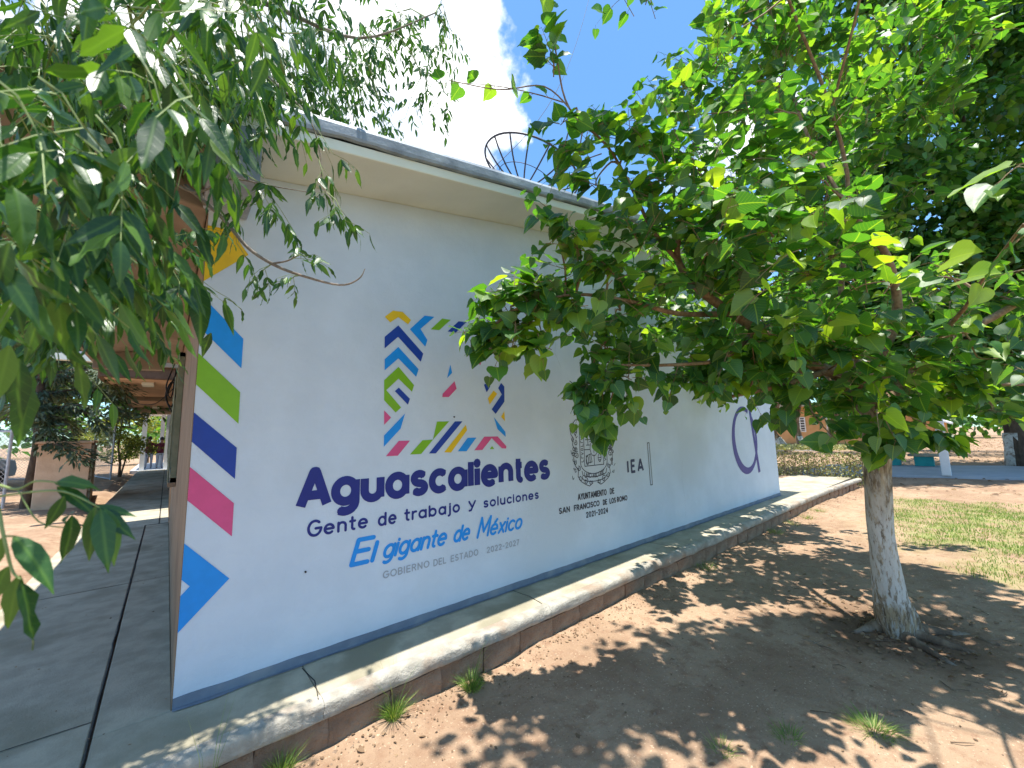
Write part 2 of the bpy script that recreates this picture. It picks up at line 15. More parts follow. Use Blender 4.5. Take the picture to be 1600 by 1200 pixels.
BIG=[[16.511,-1.489,17.613,0.9619889083209642,0,0.16],[22.777,-5.757,16.058,1.01067305737658,0,0.16],[26.073,-5.35,5.846,0.9773742472076961,0,0.16],[19.751,-0.922,9.358,1.241859343196539,0,0.16],[24.308,-7.101,18.827,1.1686805826065894,0,0.16],[19.699,-3.593,16.626,0.9357384829061561,0,0.16],[25.306,-5.973,4.426,1.0200982958293299,0,0.16],[27.298,-6.678,10.599,1.239217635289454,0,0.16],[20.785,-3.171,12.897,1.0724172069173228,0,0.16],[14.652,0.902,8.384,1.1138487179517689,0,0.16],[22.811,-2.993,15.777,0.9782293977333262,0,0.16],[19.757,-2.749,16.964,1.0105219339838734,0,0.16],[17.909,-1.317,6.367,1.1234115934333568,0,0.16],[20.471,-6.562,15.704,0.9915477760955059,0,0.16],[21.04,-4.797,8.264,1.0324267981486939,0,0.16],[26.476,-5.611,2.908,1.2839470366451806,0,0.16],[20.513,-1.245,3.219,1.227171120279301,0,0.16],[17.433,-1.78,16.307,0.954575050622366,0,0.16],[18.444,-1.127,2.756,0.9037585865358259,0,0.16],[20.308,-1.761,20.819,1.069581007708698,0,0.16],[18.409,-4.795,14.913,1.0962670462806972,0,0.16],[16.014,-0.196,2.134,1.1116966345694883,0,0.16],[26.339,-5.823,14.269,1.0911047852092168,0,0.16],[14.903,-1.194,11.036,1.0684883846148912,0,0.16],[19.973,0.273,4.451,1.0994318878284397,0,0.16],[15.844,-0.262,4.164,0.920509490045981,0,0.16],[28.347,-6.997,11.017,1.0611848263822652,0,0.16],[26.604,-6.336,8.778,1.1978905142560698,0,0.16],[17.85,-3.596,16.729,1.2495224910149123,0,0.16],[23.369,-5.384,3.24,1.162763599965659,0,0.16],[25.656,-5.432,9.087,1.1112095571018399,0,0.16],[20.311,-3.817,7.203,1.2691199850803074,0,0.16],[27.895,-8.34,20.998,1.284709526979509,0,0.16],[24.05,-5.532,21.305,0.9510531150305875,0,0.16],[21.559,-6.091,6.999,0.9669062456126593,0,0.16],[23.286,-4.025,10.396,1.270992378564007,0,0.16],[19.041,-1.291,22.421,0.9052441108525068,0,0.16],[25.825,-7.265,19.344,1.213187892380609,0,0.16],[26.895,-6.425,11.034,0.9806677793321058,0,0.16],[24.393,-4.937,15.539,1.2094295435677094,0,0.16],[16.914,-2.677,9.188,0.9136732599002927,0,0.16],[23.541,-3.849,12.317,1.1432500594082857,0,0.16],[17.255,2.4,5.541,0.9340564041133762,0,0.16],[22.334,-3.58,14.185,1.0244677495617587,0,0.16],[20.065,-0.349,12.799,0.9380478682434388,0,0.16],[18.441,1.025,9.903,1.1049898594605494,0,0.16],[21.645,-1.562,4.953,0.9267671484607234,0,0.16],[22.169,-6.527,15.388,1.2345767899712254,0,0.16],[17.634,-1.819,5.275,1.2497148608053346,0,0.16],[22.437,-2.475,3.972,0.9022248496058712,0,0.16],[18.247,-1.241,10.237,1.186234663727869,0,0.16],[17.956,-3.556,17.197,1.2390280404491754,0,0.16],[21.957,-0.923,7.067,1.150680223112382,0,0.16],[20.751,-4.146,8.567,1.2651162115012158,0,0.16],[19.037,-1.917,3.562,1.2470104351838263,0,0.16],[22.741,-5.114,8.783,0.9562670268168932,0,0.16],[23.899,-5.636,14.005,0.9533018989366292,0,0.16],[24.634,-6.69,13.46,1.040176342949172,0,0.16],[20.277,-4.686,17.703,1.274475231481449,0,0.16],[16.178,-0.062,7.987,1.0202320572235712,0,0.16],[26.909,-5.184,6.039,0.963386297769551,0,0.16],[21.495,-3.67,11.304,1.2751646371987406,0,0.16],[20.463,-4.084,2.455,1.1606224282954059,0,0.16],[23.026,-3.987,6.794,1.2325051506169555,0,0.16],[18.104,-0.493,3.399,1.1396136499566842,0,0.16],[22.9,-5.739,6.922,0.9921474419405255,0,0.16],[21.491,-0.932,9.975,1.2596071177805974,0,0.16],[20.973,-2.2,13.962,1.013508508915575,0,0.16],[16.855,-3.093,17.885,1.116079120214388,0,0.16],[21.273,-4.293,8.596,1.2804264467616266,0,0.16],[18.134,-4.408,14.962,1.28951601971704,0,0.16],[26.364,-6.387,3.461,1.0248947438903275,0,0.16],[21.691,-5.427,5.448,0.9953397842320171,0,0.16],[16.652,-0.624,2.923,1.216176943724749,0,0.16],[25.239,-4.586,11.391,1.004934316928766,0,0.16],[17.464,-3.685,15.109,0.9126996068633869,0,0.16],[15.407,-2.207,15.534,1.2970182288984597,0,0.16],[19.665,-0.211,4.308,1.1925305609381112,0,0.16],[24.892,-3.43,3.095,1.1877733799258103,0,0.16],[22.47,-3.073,7.986,1.1209415589445277,0,0.16],[21.97,-3.69,18.89,1.093676705681066,0,0.16],[21.488,-1.501,8.54,1.0313688283272495,0,0.16],[16.103,-2.231,10.779,1.250660779107251,0,0.16],[21.978,-5.077,4.839,1.12141012253944,0,0.16],[18.156,-2.368,6.564,1.230196083939995,0,0.16],[28.763,-7.273,7.965,1.2748493662397782,0,0.16],[21.389,-1.048,5.233,1.1348908012746404,0,0.16],[18.494,1.121,10.003,1.0220592586113815,0,0.16],[22.779,-3.428,3.983,0.9148903275153129,0,0.16],[23.626,-4.703,16.904,1.1647800940007982,0,0.16],[19.411,-0.425,4.136,1.03565867485797,0,0.16],[26.938,-5.281,4.262,1.253305796097394,0,0.16],[22.703,-3.925,7.633,1.110836873877485,0,0.16],[21.588,-6.782,11.892,1.1854039104078895,0,0.16],[20.822,-2.818,10.479,0.9999499798982396,0,0.16],[25.009,-5.708,20.259,1.2306740040328723,0,0.16],[21.854,-4.081,21.911,1.1493448265618704,0,0.16],[22.398,-5.044,20.896,0.9137187064007122,0,0.16],[18.679,-3.403,16.642,1.2560649536205093,0,0.16],[21.533,-4.34,5.07,1.0553840507036152,0,0.16],[20.122,-4.67,18.788,1.2899547936437143,0,0.16],[21.639,-4.3,4.288,1.1762929924812187,0,0.16],[22.826,-4.955,7.174,0.9699476874313023,0,0.16],[17.919,2.596,4.664,1.0103780339102504,0,0.16],[23.542,-5.382,13.047,1.2367630970763022,0,0.16],[17.069,-1.305,8.353,1.1044479730326413,0,0.16],[22.285,-3.612,4.014,0.9456087131664013,0,0.16],[21.397,-1.453,13.476,0.966587642113901,0,0.16],[15.773,-0.429,4.547,1.2885578164938079,0,0.16],[19.126,-0.967,10.312,1.2628071777411232,0,0.16],[14.63,0.928,4.61,1.1873129151670214,0,0.16],[24.364,-4.28,15.261,0.968749886022292,0,0.16],[20.364,0.858,3.209,1.1736471204153085,0,0.16],[27.607,-8.492,20.966,1.1817279783520884,0,0.16],[19.439,-3.602,4.427,0.9798314833574283,0,0.16],[16.748,0.167,11.652,1.1162474314084982,0,0.16],[21.098,-1.104,7.289,1.203406616802779,0,0.16],[21.379,-4.193,17.027,1.0376295965423974,0,0.16],[21.711,-1.142,8.19,0.9762540072083038,0,0.16],[17.425,-0.905,2.391,0.9107820424967337,0,0.16],[18.706,0.575,5.603,1.2753734366329144,0,0.16],[18.42,-3.736,18.097,1.1876824760501583,0,0.16],[17.95,-2.716,16.837,1.085498956890818,0,0.16],[16.503,-1.93,10.797,0.9119059495428705,0,0.16],[22.666,-4.848,6.66,0.9459608147457435,0,0.16],[20.455,-0.838,11.119,1.0926581655780723,0,0.16],[22.424,-6.514,9.491,1.14602772367313,0,0.16],[22.795,-3.635,9.777,0.9091490846359864,0,0.16],[17.583,-1.937,5.201,0.9170730475603774,0,0.16],[20.109,-4.623,16.099,1.1702998663090614,0,0.16],[24.041,-2.349,3.037,1.003202458014567,0,0.16],[18.81,-1.426,10.523,1.0463281827288593,0,0.16],[23.251,-6.571,16.171,0.9477692338047552,0,0.16],[27.844,-6.484,10.402,0.957304652187573,0,0.16],[19.203,-4.312,8.121,1.2280159602945795,0,0.16],[26.738,-7.485,20.743,1.2139843757053175,0,0.16],[19.663,-3.674,9.549,0.9229109802699109,0,0.16],[18.447,-2.095,4.225,1.0889932714709476,0,0.16],[20.849,-0.379,8.596,1.2552200649393996,0,0.16],[15.108,-1.536,10.808,1.111744730482768,0,0.16],[20.823,-4.96,4.318,1.0733519306097357,0,0.16],[17.948,0.959,13.935,1.013410199281091,0,0.16],[26.575,-5.205,2.951,0.9807784727669377,0,0.16],[28.755,-6.111,3.674,0.9042364862211029,0,0.16],[17.096,1.02,9.022,1.1521396702529467,0,0.16],[21.549,-2.921,10.662,0.9257828001355458,0,0.16],[16.715,-3.066,15.511,1.2048008308324767,0,0.16],[17.264,0.565,6.427,1.0699701958128818,0,0.16],[19.526,-1.413,14.578,1.109899319298566,0,0.16],[21.051,-3.755,16.058,0.9682369797844554,0,0.16],[20.438,-2.478,8.424,1.1322397129474993,0,0.16],[23.51,-4.287,18.623,1.173531554858809,0,0.16],[22.581,-3.957,2.827,1.033085796719648,0,0.16],[16.088,-0.637,10.735,1.0473880912672953,0,0.16],[24.091,-4.879,15.736,1.2190016087808127,0,0.16],[16.881,-1.034,4.736,0.9383310645064263,0,0.16],[20.751,-7.25,16.41,1.2468407390803529,0,0.16],[15.617,1.696,8.529,0.9891411600035106,0,0.16],[17.515,0.043,2.731,0.9967189569251302,0,0.16],[18.515,-2.042,6.539,0.9356179545631967,0,0.16],[19.44,-5.728,15.775,0.9018832486642852,0,0.16],[26.926,-7.588,12.841,1.1230872011859605,0,0.16],[23.572,-7.073,13.086,1.1728678886074801,0,0.16],[20.109,-2.017,3.205,1.1923495504000443,0,0.16],[17.96,-2.811,17.81,0.9842891149259361,0,0.16],[25.613,-4.641,6.955,1.0270876449386355,0,0.16],[21.56,-3.599,3.953,1.2654728613146555,0,0.16],[18.662,1.779,3.915,1.2919979617276085,0,0.16],[23.228,-5.292,7.048,1.1869814347270145,0,0.16],[24.974,-6.127,9.869,1.2697342706553987,0,0.16],[19.854,-3.634,7.366,0.9738183312874197,0,0.16],[19.429,-2.059,4.178,1.0687801165570046,0,0.16],[17.367,-1.724,4.494,1.246244883364799,0,0.16],[16.783,2.002,8.137,1.0878302898475114,0,0.16],[19.801,-5.131,13.33,1.0439588998341964,0,0.16],[18.415,-0.455,7.345,1.164290326759172,0,0.16],[27.574,-6.782,6.436,1.287996481329575,0,0.16],[23.54,-5.964,6.339,1.1033301616292506,0,0.16],[25.971,-4.759,6.398,1.1969447427906734,0,0.16],[22.418,-4.914,15.877,0.9747756060446352,0,0.16],[18.021,-4.52,14.406,1.2821530094335554,0,0.16],[20.243,-5.951,12.517,1.2274576760310794,0,0.16],[24.767,-6.205,18.654,1.2353853119888636,0,0.16],[17.75,-3.847,13.115,0.9253657938113551,0,0.16],[20.687,-1.955,7.342,0.9899160846266081,0,0.16],[23.49,-6.434,19.331,0.969622195351924,0,0.16],[23.961,-3.218,8.069,1.0353421230916293,0,0.16],[19.429,-4.666,16.484,0.9384415747450418,0,0.16],[25.194,-6.554,14.625,1.2509111993898325,0,0.16],[17.186,-2.542,15.089,1.0957897386946294,0,0.16],[20.621,-2.78,20.622,1.1557509831107586,0,0.16],[26.016,-5.612,4.998,1.229611275929269,0,0.16],[24.367,-4.993,13.33,1.267156936818055,0,0.16],[26.536,-6.325,11.448,1.046575549084849,0,0.16],[21.454,-4.02,16.128,1.0080499099813476,0,0.16],[20.324,-0.02,3.69,0.9630106702844605,0,0.16],[26.879,-4.687,3.443,1.1767676525568205,0,0.16],[20.027,-1.858,10.695,1.1452351147149167,0,0.16],[17.697,0.512,4.301,0.9285198891501762,0,0.16],[17.533,-2.093,18.332,0.937595959446125,0,0.16],[22.315,-3.677,16.351,1.2075127713699338,0,0.16],[17.828,0.424,5.674,1.0079415277481372,0,0.16],[22.98,-7.244,19.102,1.1394878977795733,0,0.16],[18.816,0.283,12.47,1.0374270497298164,0,0.16],[25.22,-5.66,18.732,1.2856262720967546,0,0.16],[16.192,0.266,6.145,0.912756573952203,0,0.16],[17.323,-0.051,6.969,1.111822582252907,0,0.16],[22.049,-5.604,11.26,1.2654487192282906,0,0.16],[24.525,-4.165,6.888,1.0938466020598763,0,0.16],[18.193,-1.564,18.824,1.1994126958805353,0,0.16],[24.693,-5.551,3.435,1.0955573102740972,0,0.16],[23.4,-7.503,17.588,1.1181915792805779,0,0.16],[18.996,-3.509,8.19,1.1032862212874295,0,0.16],[19.077,-4.07,11.588,1.0875146052686324,0,0.16],[20.082,-4.628,13.563,1.0744664228172112,0,0.16],[22.798,-5.63,20.188,0.921997215683621,0,0.16],[26.174,-7.249,17.937,0.9135797069397599,0,0.16],[21.564,-3.374,16.566,1.2084063382659138,0,0.16],[17.927,-2.167,13.236,1.130617979249442,0,0.16],[18.461,-2.691,17.513,1.2953966237635597,0,0.16],[26.213,-5.03,7.815,1.0778525517273416,0,0.16],[16.696,-1.405,5.288,1.2066208278552613,0,0.16],[16.843,0.328,8.961,1.208744487622568,0,0.16]]
BIGT=[23.695,-3.535,-0.204]
LBIG=[[-7.398,26.341,6.186,0.8155264881387644,0,0.14],[-3.214,21.553,9.606,1.1914715670540357,0,0.14],[-7.116,23.208,7.95,1.1924956972343943,0,0.14],[-1.39,15.14,9.72,0.9630580126322393,0,0.14],[-1.969,19.802,4.574,1.1685491351752164,0,0.14],[-1.868,20.455,3.866,0.9037087397010386,0,0.14],[-2.772,23.257,5.755,0.8684150364514782,0,0.14],[-6.398,20.672,7.862,0.954826883501157,0,0.14],[-6.476,22.394,6.058,0.9060396419864222,0,0.14],[-5.466,18.975,5.729,1.1441732513933072,0,0.14],[-4.438,18.676,3.354,0.9558249933643084,0,0.14],[-2.193,18.789,6.715,1.15239652377488,0,0.14],[-5.908,22.918,4.114,0.9142309839870371,0,0.14],[-5.273,22.462,9.369,0.9763018866972326,0,0.14],[-4.28,23.905,6.36,1.0793230062467314,0,0.14],[-5.521,23.698,5.978,1.163258849953625,0,0.14],[-5.105,23.637,7.322,0.9338375808640877,0,0.14],[-4.76,20.537,5.829,1.138934501547813,0,0.14],[-5.281,22.215,9.827,1.0393544020533318,0,0.14],[-0.674,17.864,3.109,0.9794453063267917,0,0.14],[-3.127,20.625,7.173,0.960520569151367,0,0.14],[-1.683,21.54,3.858,1.0996792857017168,0,0.14],[-1.96,21.929,10.361,0.8807023241489055,0,0.14],[-5.644,19.48,6.435,0.9023898898431356,0,0.14],[-3.377,18.916,9.73,0.9466388963135433,0,0.14],[-1.452,18.015,10.636,0.987236676724197,0,0.14],[-5.849,21.022,8.08,0.9432507947337294,0,0.14],[-3.548,20.128,6.496,0.9761574372658011,0,0.14],[-2.856,16.85,6.359,1.062469072100614,0,0.14],[-3.767,18.116,3.675,1.0183421521230094,0,0.14],[-5.752,24.811,6.498,1.0598001057779043,0,0.14],[-2.971,18.27,3.134,1.198250573635515,0,0.14],[-3.705,17.782,5.294,0.8120444754051644,0,0.14],[-5.491,20.036,6.228,1.1178528616889893,0,0.14],[-6.924,26.487,6.369,1.0771688205849839,0,0.14],[-1.318,21.648,4.569,0.8159223984011607,0,0.14],[-3.929,19.893,8.614,1.0914138683330452,0,0.14],[-2.379,16.449,8.554,0.8279813335273889,0,0.14],[-1.976,16.245,3.803,0.8546410230863617,0,0.14],[-5.023,18.87,2.665,1.030306021164724,0,0.14],[-1.931,19.839,10.4,0.9357194105263127,0,0.14],[-2.719,16.894,6.528,1.1588872287012342,0,0.14],[-3.845,21.981,2.964,1.183799846939622,0,0.14],[-2.668,15.287,9.082,1.1968485368611765,0,0.14],[-3.128,22.984,4.916,0.9443721803018732,0,0.14],[-2.207,15.989,5.034,1.015555765552926,0,0.14],[-1.4,20.754,7.041,0.8268239303931539,0,0.14],[-4.591,21.624,7.14,1.1384319417178297,0,0.14],[-4.028,20.949,6.524,1.069712926922911,0,0.14],[-3.261,18.299,7.416,1.1455097127132483,0,0.14],[-4.368,19.536,4.922,1.1949870330643837,0,0.14],[-5.504,20.867,7.484,1.1510115540422161,0,0.14],[-2.418,17.096,8.323,1.0973154741104487,0,0.14],[-3.851,17.264,8.609,1.0884227475911645,0,0.14],[-2.382,16.453,3.918,0.9921286639174745,0,0.14],[-5.535,20.026,6.001,0.8920139627616847,0,0.14],[-4.183,22.573,10.878,0.8666682692366304,0,0.14],[-4.831,19.923,4.596,0.9194028826965577,0,0.14],[-2.422,21.813,7.053,1.1474901971132123,0,0.14],[-1.271,17.005,10.163,0.9817075427041955,0,0.14],[-4.908,21.15,3.836,1.1710931992910638,0,0.14],[-6.993,24.134,7.917,1.1145585224435637,0,0.14],[-3.583,19.305,3.455,0.9422528474913088,0,0.14],[-6.023,21.879,9.745,1.092513452629482,0,0.14],[-5.749,21.654,7.071,1.193043191338477,0,0.14],[-3.483,18.617,4.101,1.1579544051759705,0,0.14],[-7.479,24.168,10.585,1.0121466606768492,0,0.14],[-3.535,19.299,5.737,1.0648116879910752,0,0.14],[-4.931,23.244,6.742,0.923831788389444,0,0.14],[-2.559,23.726,4.73,0.8250134324656797,0,0.14],[-4.054,17.802,8.897,0.9890353137161659,0,0.14],[-2.709,21.266,11.207,1.1375522886085907,0,0.14],[-0.843,16.114,4.396,1.087015368494386,0,0.14],[-4.023,22.582,9.825,0.932629502949396,0,0.14],[-1.598,18.373,3.632,0.8540289772329277,0,0.14],[-1.899,15.606,8.732,1.1506516102192248,0,0.14],[-5.512,20.836,8.852,1.0891987331875934,0,0.14],[-5.019,18.047,7.511,0.9026714997574399,0,0.14],[-2.454,20.339,5.982,1.1593014179104877,0,0.14],[-7.36,24.258,9.412,0.9437832847627771,0,0.14]]
CONL=[[[-2.487,11.873,-0.496,0.13],[-2.54,11.84,-0.02,0.1],[-2.447,11.508,0.727,0.09],[-2.393,11.367,1.313,0.085],[-2.403,11.233,2.194,0.08],[-2.441,10.933,4.251,0.06],[-2.466,10.598,6.454,0.04]]]
CONC=[[-3.134,12.988,2.283],[-2.349,10.715,2.307],[-2.162,12.073,2.572],[-1.633,11.098,2.825],[-1.311,10.746,2.574],[-1.993,11.995,1.926],[-1.399,10.396,2.017],[-1.09,9.813,2.72],[-2.81,11.458,2.94],[-2.365,11.677,3.156],[-1.81,11.345,3.398],[-2.598,11.559,3.741],[-3.153,12.338,3.974],[-2.044,11.112,4.043],[-1.583,10.999,3.766],[-2.227,10.074,4.374],[-2.999,12.109,5.082],[-1.934,10.626,4.729],[-2.469,10.546,5.351],[-1.976,9.684,5.48],[-1.617,10.48,4.911],[-2.877,10.63,5.573],[-2.379,10.374,6.386],[-1.962,11.207,1.447],[-1.648,10.26,1.226],[-2.162,10.643,1.878],[-1.274,9.381,2.942],[-1.0,9.854,2.141]]
DISH=[4.253,1.681,5.579]
CABLE=[[3.685,2.412,5.701],[7.527,4.804,11.581],[13.135,6.413,21.164]]
CLOUD=[0.2706,0.6701,0.6912]
CLOUD2=[0.7674,0.2861,0.5738]
SKYB=[0.5693,0.3866,0.7255]
random.seed(7); rng = np.random.default_rng(7)
scene = bpy.context.scene
COL = scene.collection
R = math.radians
# ---------------------------------------------------------------- camera
C0 = Vector(CAM[0:3]); CF = Vector(CAM[3:6]); CR = Vector(CAM[6:9]); CU = Vector(CAM[9:12])
cd = bpy.data.cameras.new('camera'); cam = bpy.data.objects.new('camera', cd); COL.objects.link(cam)
m = Matrix((CR, CU, -CF)).transposed().to_4x4(); m.translation = C0
cam.matrix_world = m
cd.sensor_width = 36; cd.lens = CAM[12]; cd.clip_start = 0.05; cd.clip_end = 2000
cd.dof.use_dof = True; cd.dof.focus_distance = 3.6; cd.dof.aperture_fstop = 3.2
scene.camera = cam
# ---------------------------------------------------------------- sky and sun
SUN = Vector((-0.06, -0.068, 1.0)).normalized()
w = bpy.data.worlds.new('World'); scene.world = w; w.use_nodes = True
nt = w.node_tree; nt.nodes.clear()
def N(nt, t, **k):
    n = nt.nodes.new(t)
    for a, b in k.items():
        if a.startswith('i_'): n.inputs[a[2:].replace('_', ' ')].default_value = b
        else: setattr(n, a, b)
    return n
sky = N(nt, 'ShaderNodeTexSky'); sky.sky_type = 'NISHITA'; sky.sun_disc = False
sky.sun_elevation = math.asin(SUN.z); sky.sun_rotation = math.atan2(SUN.x, SUN.y)
sky.air_density = 1.0; sky.dust_density = 0.4; sky.ozone_density = 1.0; sky.altitude = 0
tc = N(nt, 'ShaderNodeTexCoord')
def mth(nt, op, a, b=None, clamp=False):
    n = nt.nodes.new('ShaderNodeMath'); n.operation = op; n.use_clamp = clamp
    for i, v in enumerate((a, b)):
        if v is None: continue
        if isinstance(v, (int, float)): n.inputs[i].default_value = v
        else: nt.links.new(v, n.inputs[i])
    return n.outputs[0]
def maprange(nt, v, a, b, c=0.0, d=1.0, smooth=True):
    n = nt.nodes.new('ShaderNodeMapRange'); n.interpolation_type = 'SMOOTHSTEP' if smooth else 'LINEAR'
    nt.links.new(v, n.inputs[0])
    for i, x in enumerate((a, b, c, d)): n.inputs[i+1].default_value = x
    return n.outputs[0]
nrm = N(nt, 'ShaderNodeVectorMath', operation='NORMALIZE'); nt.links.new(tc.outputs['Generated'], nrm.inputs[0])
def bump_dir(c, a, b):
    d = N(nt, 'ShaderNodeVectorMath', operation='DOT_PRODUCT'); nt.links.new(nrm.outputs[0], d.inputs[0]); d.inputs[1].default_value = c
    return maprange(nt, d.outputs['Value'], a, b)
nz = N(nt, 'ShaderNodeTexNoise'); nz.inputs['Scale'].default_value = 4.2; nz.inputs['Detail'].default_value = 9; nz.inputs['Roughness'].default_value = 0.57
nt.links.new(nrm.outputs[0], nz.inputs['Vector'])
b1 = bump_dir(CLOUD, 0.915, 0.998); b2 = bump_dir(CLOUD2, 0.985, 0.9995); b3 = bump_dir(SKYB, 0.93, 0.99)
v = mth(nt, 'ADD', nz.outputs['Fac'], mth(nt, 'MULTIPLY', b1, 0.34))
v = mth(nt, 'ADD', v, mth(nt, 'MULTIPLY', b2, 0.16))
v = mth(nt, 'SUBTRACT', v, mth(nt, 'MULTIPLY', b3, 0.20))
cf = maprange(nt, v, 0.54, 0.64)
nz2 = N(nt, 'ShaderNodeTexNoise'); nz2.inputs['Scale'].default_value = 6; nz2.inputs['Detail'].default_value = 6
nt.links.new(nrm.outputs[0], nz2.inputs['Vector'])
cl = N(nt, 'ShaderNodeMix', data_type='RGBA'); cl.inputs[6].default_value = (7.4, 8.3, 9.8, 1); cl.inputs[7].default_value = (12.5, 12.6, 12.6, 1)
nt.links.new(maprange(nt, nz2.outputs['Fac'], 0.35, 0.6), cl.inputs[0])
mx = N(nt, 'ShaderNodeMix', data_type='RGBA'); nt.links.new(cf, mx.inputs[0])
hs = N(nt, 'ShaderNodeHueSaturation'); hs.inputs['Saturation'].default_value = 1.0; hs.inputs['Value'].default_value = SKYVAL = 1.6
nt.links.new(sky.outputs[0], hs.inputs['Color'])
tn = N(nt, 'ShaderNodeMix', data_type='RGBA', blend_type='MULTIPLY'); tn.inputs[0].default_value = 1; nt.links.new(hs.outputs[0], tn.inputs[6]); tn.inputs[7].default_value = (.70, 1.03, 1.2, 1)
nt.links.new(tn.outputs[2], mx.inputs[6]); nt.links.new(cl.outputs[2], mx.inputs[7])
bg = N(nt, 'ShaderNodeBackground'); bg.inputs['Strength'].default_value = 0.08
nt.links.new(mx.outputs[2], bg.inputs['Color'])
wo = N(nt, 'ShaderNodeOutputWorld'); nt.links.new(bg.outputs[0], wo.inputs[0])
sl = bpy.data.lights.new('sun', 'SUN'); so = bpy.data.objects.new('sun', sl); COL.objects.link(so)
sl.energy = 5.0; sl.angle = R(0.53); sl.color = (1, 0.95, 0.87)
so.rotation_euler = SUN.to_track_quat('Z', 'Y').to_euler()
vs = scene.view_settings; vs.view_transform = 'Standard'; vs.look = 'None'; vs.exposure = 0.95; vs.gamma = 1; vs.use_curve_mapping = False
scene.cycles.max_bounces = 8; scene.cycles.transmission_bounces = 4; scene.cycles.diffuse_bounces = 5

# ---------------------------------------------------------------- materials
def mat(name):
    m = bpy.data.materials.new(name); m.use_nodes = True; m.node_tree.nodes.clear()
    nt = m.node_tree
    b = nt.nodes.new('ShaderNodeBsdfPrincipled'); o = nt.nodes.new('ShaderNodeOutputMaterial')
    nt.links.new(b.outputs[0], o.inputs[0]); b.inputs['Roughness'].default_value = .8
    b.inputs['Specular IOR Level'].default_value = .3
    return m, nt, b
def rgb(c): return (c[0], c[1], c[2], 1)
def noisemat(name, c1, c2, scale=8, rough=.85, bump=.3, bscale=60, c3=None, s3=1.2, lo=.35, hi=.65, spec=.3, dist=.01, vscale=(1,1,1), coord='Object'):
    m, nt, b = mat(name)
    tc = nt.nodes.new('ShaderNodeTexCoord'); mp = nt.nodes.new('ShaderNodeMapping'); mp.inputs['Scale'].default_value = vscale
    nt.links.new(tc.outputs[coord], mp.inputs[0])
    n1 = N(nt, 'ShaderNodeTexNoise'); n1.inputs['Scale'].default_value = scale; n1.inputs['Detail'].default_value = 8; n1.inputs['Roughness'].default_value = .6
    nt.links.new(mp.outputs[0], n1.inputs['Vector'])
    mx = N(nt, 'ShaderNodeMix', data_type='RGBA'); mx.inputs[6].default_value = rgb(c1); mx.inputs[7].default_value = rgb(c2)
    nt.links.new(maprange(nt, n1.outputs['Fac'], lo, hi), mx.inputs[0]); col = mx.outputs[2]
    if c3:
        n3 = N(nt, 'ShaderNodeTexNoise'); n3.inputs['Scale'].default_value = s3; n3.inputs['Detail'].default_value = 6
        nt.links.new(mp.outputs[0], n3.inputs['Vector'])
        m3 = N(nt, 'ShaderNodeMix', data_type='RGBA'); nt.links.new(col, m3.inputs[6]); m3.inputs[7].default_value = rgb(c3)
        nt.links.new(maprange(nt, n3.outputs['Fac'], .5, .68), m3.inputs[0]); col = m3.outputs[2]
    nt.links.new(col, b.inputs['Base Color']); b.inputs['Roughness'].default_value = rough; b.inputs['Specular IOR Level'].default_value = spec
    if bump:
        n2 = N(nt, 'ShaderNodeTexNoise'); n2.inputs['Scale'].default_value = bscale; n2.inputs['Detail'].default_value = 8; n2.inputs['Roughness'].default_value = .65
        nt.links.new(mp.outputs[0], n2.inputs['Vector'])
        bp = N(nt, 'ShaderNodeBump'); bp.inputs['Strength'].default_value = bump; bp.inputs['Distance'].default_value = dist
        nt.links.new(n2.outputs['Fac'], bp.inputs['Height']); nt.links.new(bp.outputs[0], b.inputs['Normal'])
    return m
M = {}
# wall plaster: white paint, faint roller texture, stains
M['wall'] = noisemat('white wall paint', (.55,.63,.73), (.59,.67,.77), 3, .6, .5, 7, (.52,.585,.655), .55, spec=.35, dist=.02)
M['cream'] = noisemat('cream soffit paint', (.65,.68,.60), (.69,.72,.64), 3, .7, .3, 40, (.61,.63,.55), 1.1, dist=.004)
M['greycoat'] = noisemat('grey roof coating', (.17,.20,.24), (.25,.29,.34), 5, .5, .6, 25, (.34,.39,.44), 3, spec=.5, dist=.008)
M['skirt'] = noisemat('slate skirting paint', (.15,.18,.235), (.19,.225,.285), 6, .6, .3, 50, (.24,.26,.29), 4, dist=.004)
M['concrete'] = noisemat('worn concrete', (.33,.30,.225), (.44,.395,.30), 5, .9, .5, 70, (.26,.235,.165), 1.5, dist=.006)
M['kerb'] = noisemat('worn kerb cement', (.30,.28,.235), (.43,.40,.34), 9, .9, .9, 50, (.30,.23,.17), 3, dist=.012)
M['brick'] = noisemat('crumbling brick', (.23,.15,.10), (.34,.235,.16), 5, .95, 1, 26, (.30,.235,.17), 2.5, dist=.04)
M['mortar'] = noisemat('earth mortar', (.28,.19,.13), (.36,.26,.185), 12, .95, 1, 60, dist=.02)
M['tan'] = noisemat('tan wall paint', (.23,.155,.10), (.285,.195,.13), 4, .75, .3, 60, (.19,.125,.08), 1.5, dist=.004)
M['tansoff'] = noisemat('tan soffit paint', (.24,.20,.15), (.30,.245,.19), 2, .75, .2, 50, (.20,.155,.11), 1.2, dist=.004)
M['beige'] = noisemat('beige render', (.56,.37,.24), (.64,.44,.29), 4, .9, .5, 20, (.50,.33,.22), 1.2, dist=.02)
M['orange'] = noisemat('orange wall paint', (.55,.30,.13), (.62,.36,.17), 1, .8, .1, 20)
M['dark'] = noisemat('dark opening', (.03,.03,.035), (.05,.05,.055), 3, .3, 0, spec=.5)
M['white'] = noisemat('white painted steel', (.74,.76,.78), (.80,.81,.82), 5, .5, .05, 40)
M['greensteel'] = noisemat('dull green window steel', (.16,.18,.12), (.22,.23,.16), 8, .55, .2, 60)
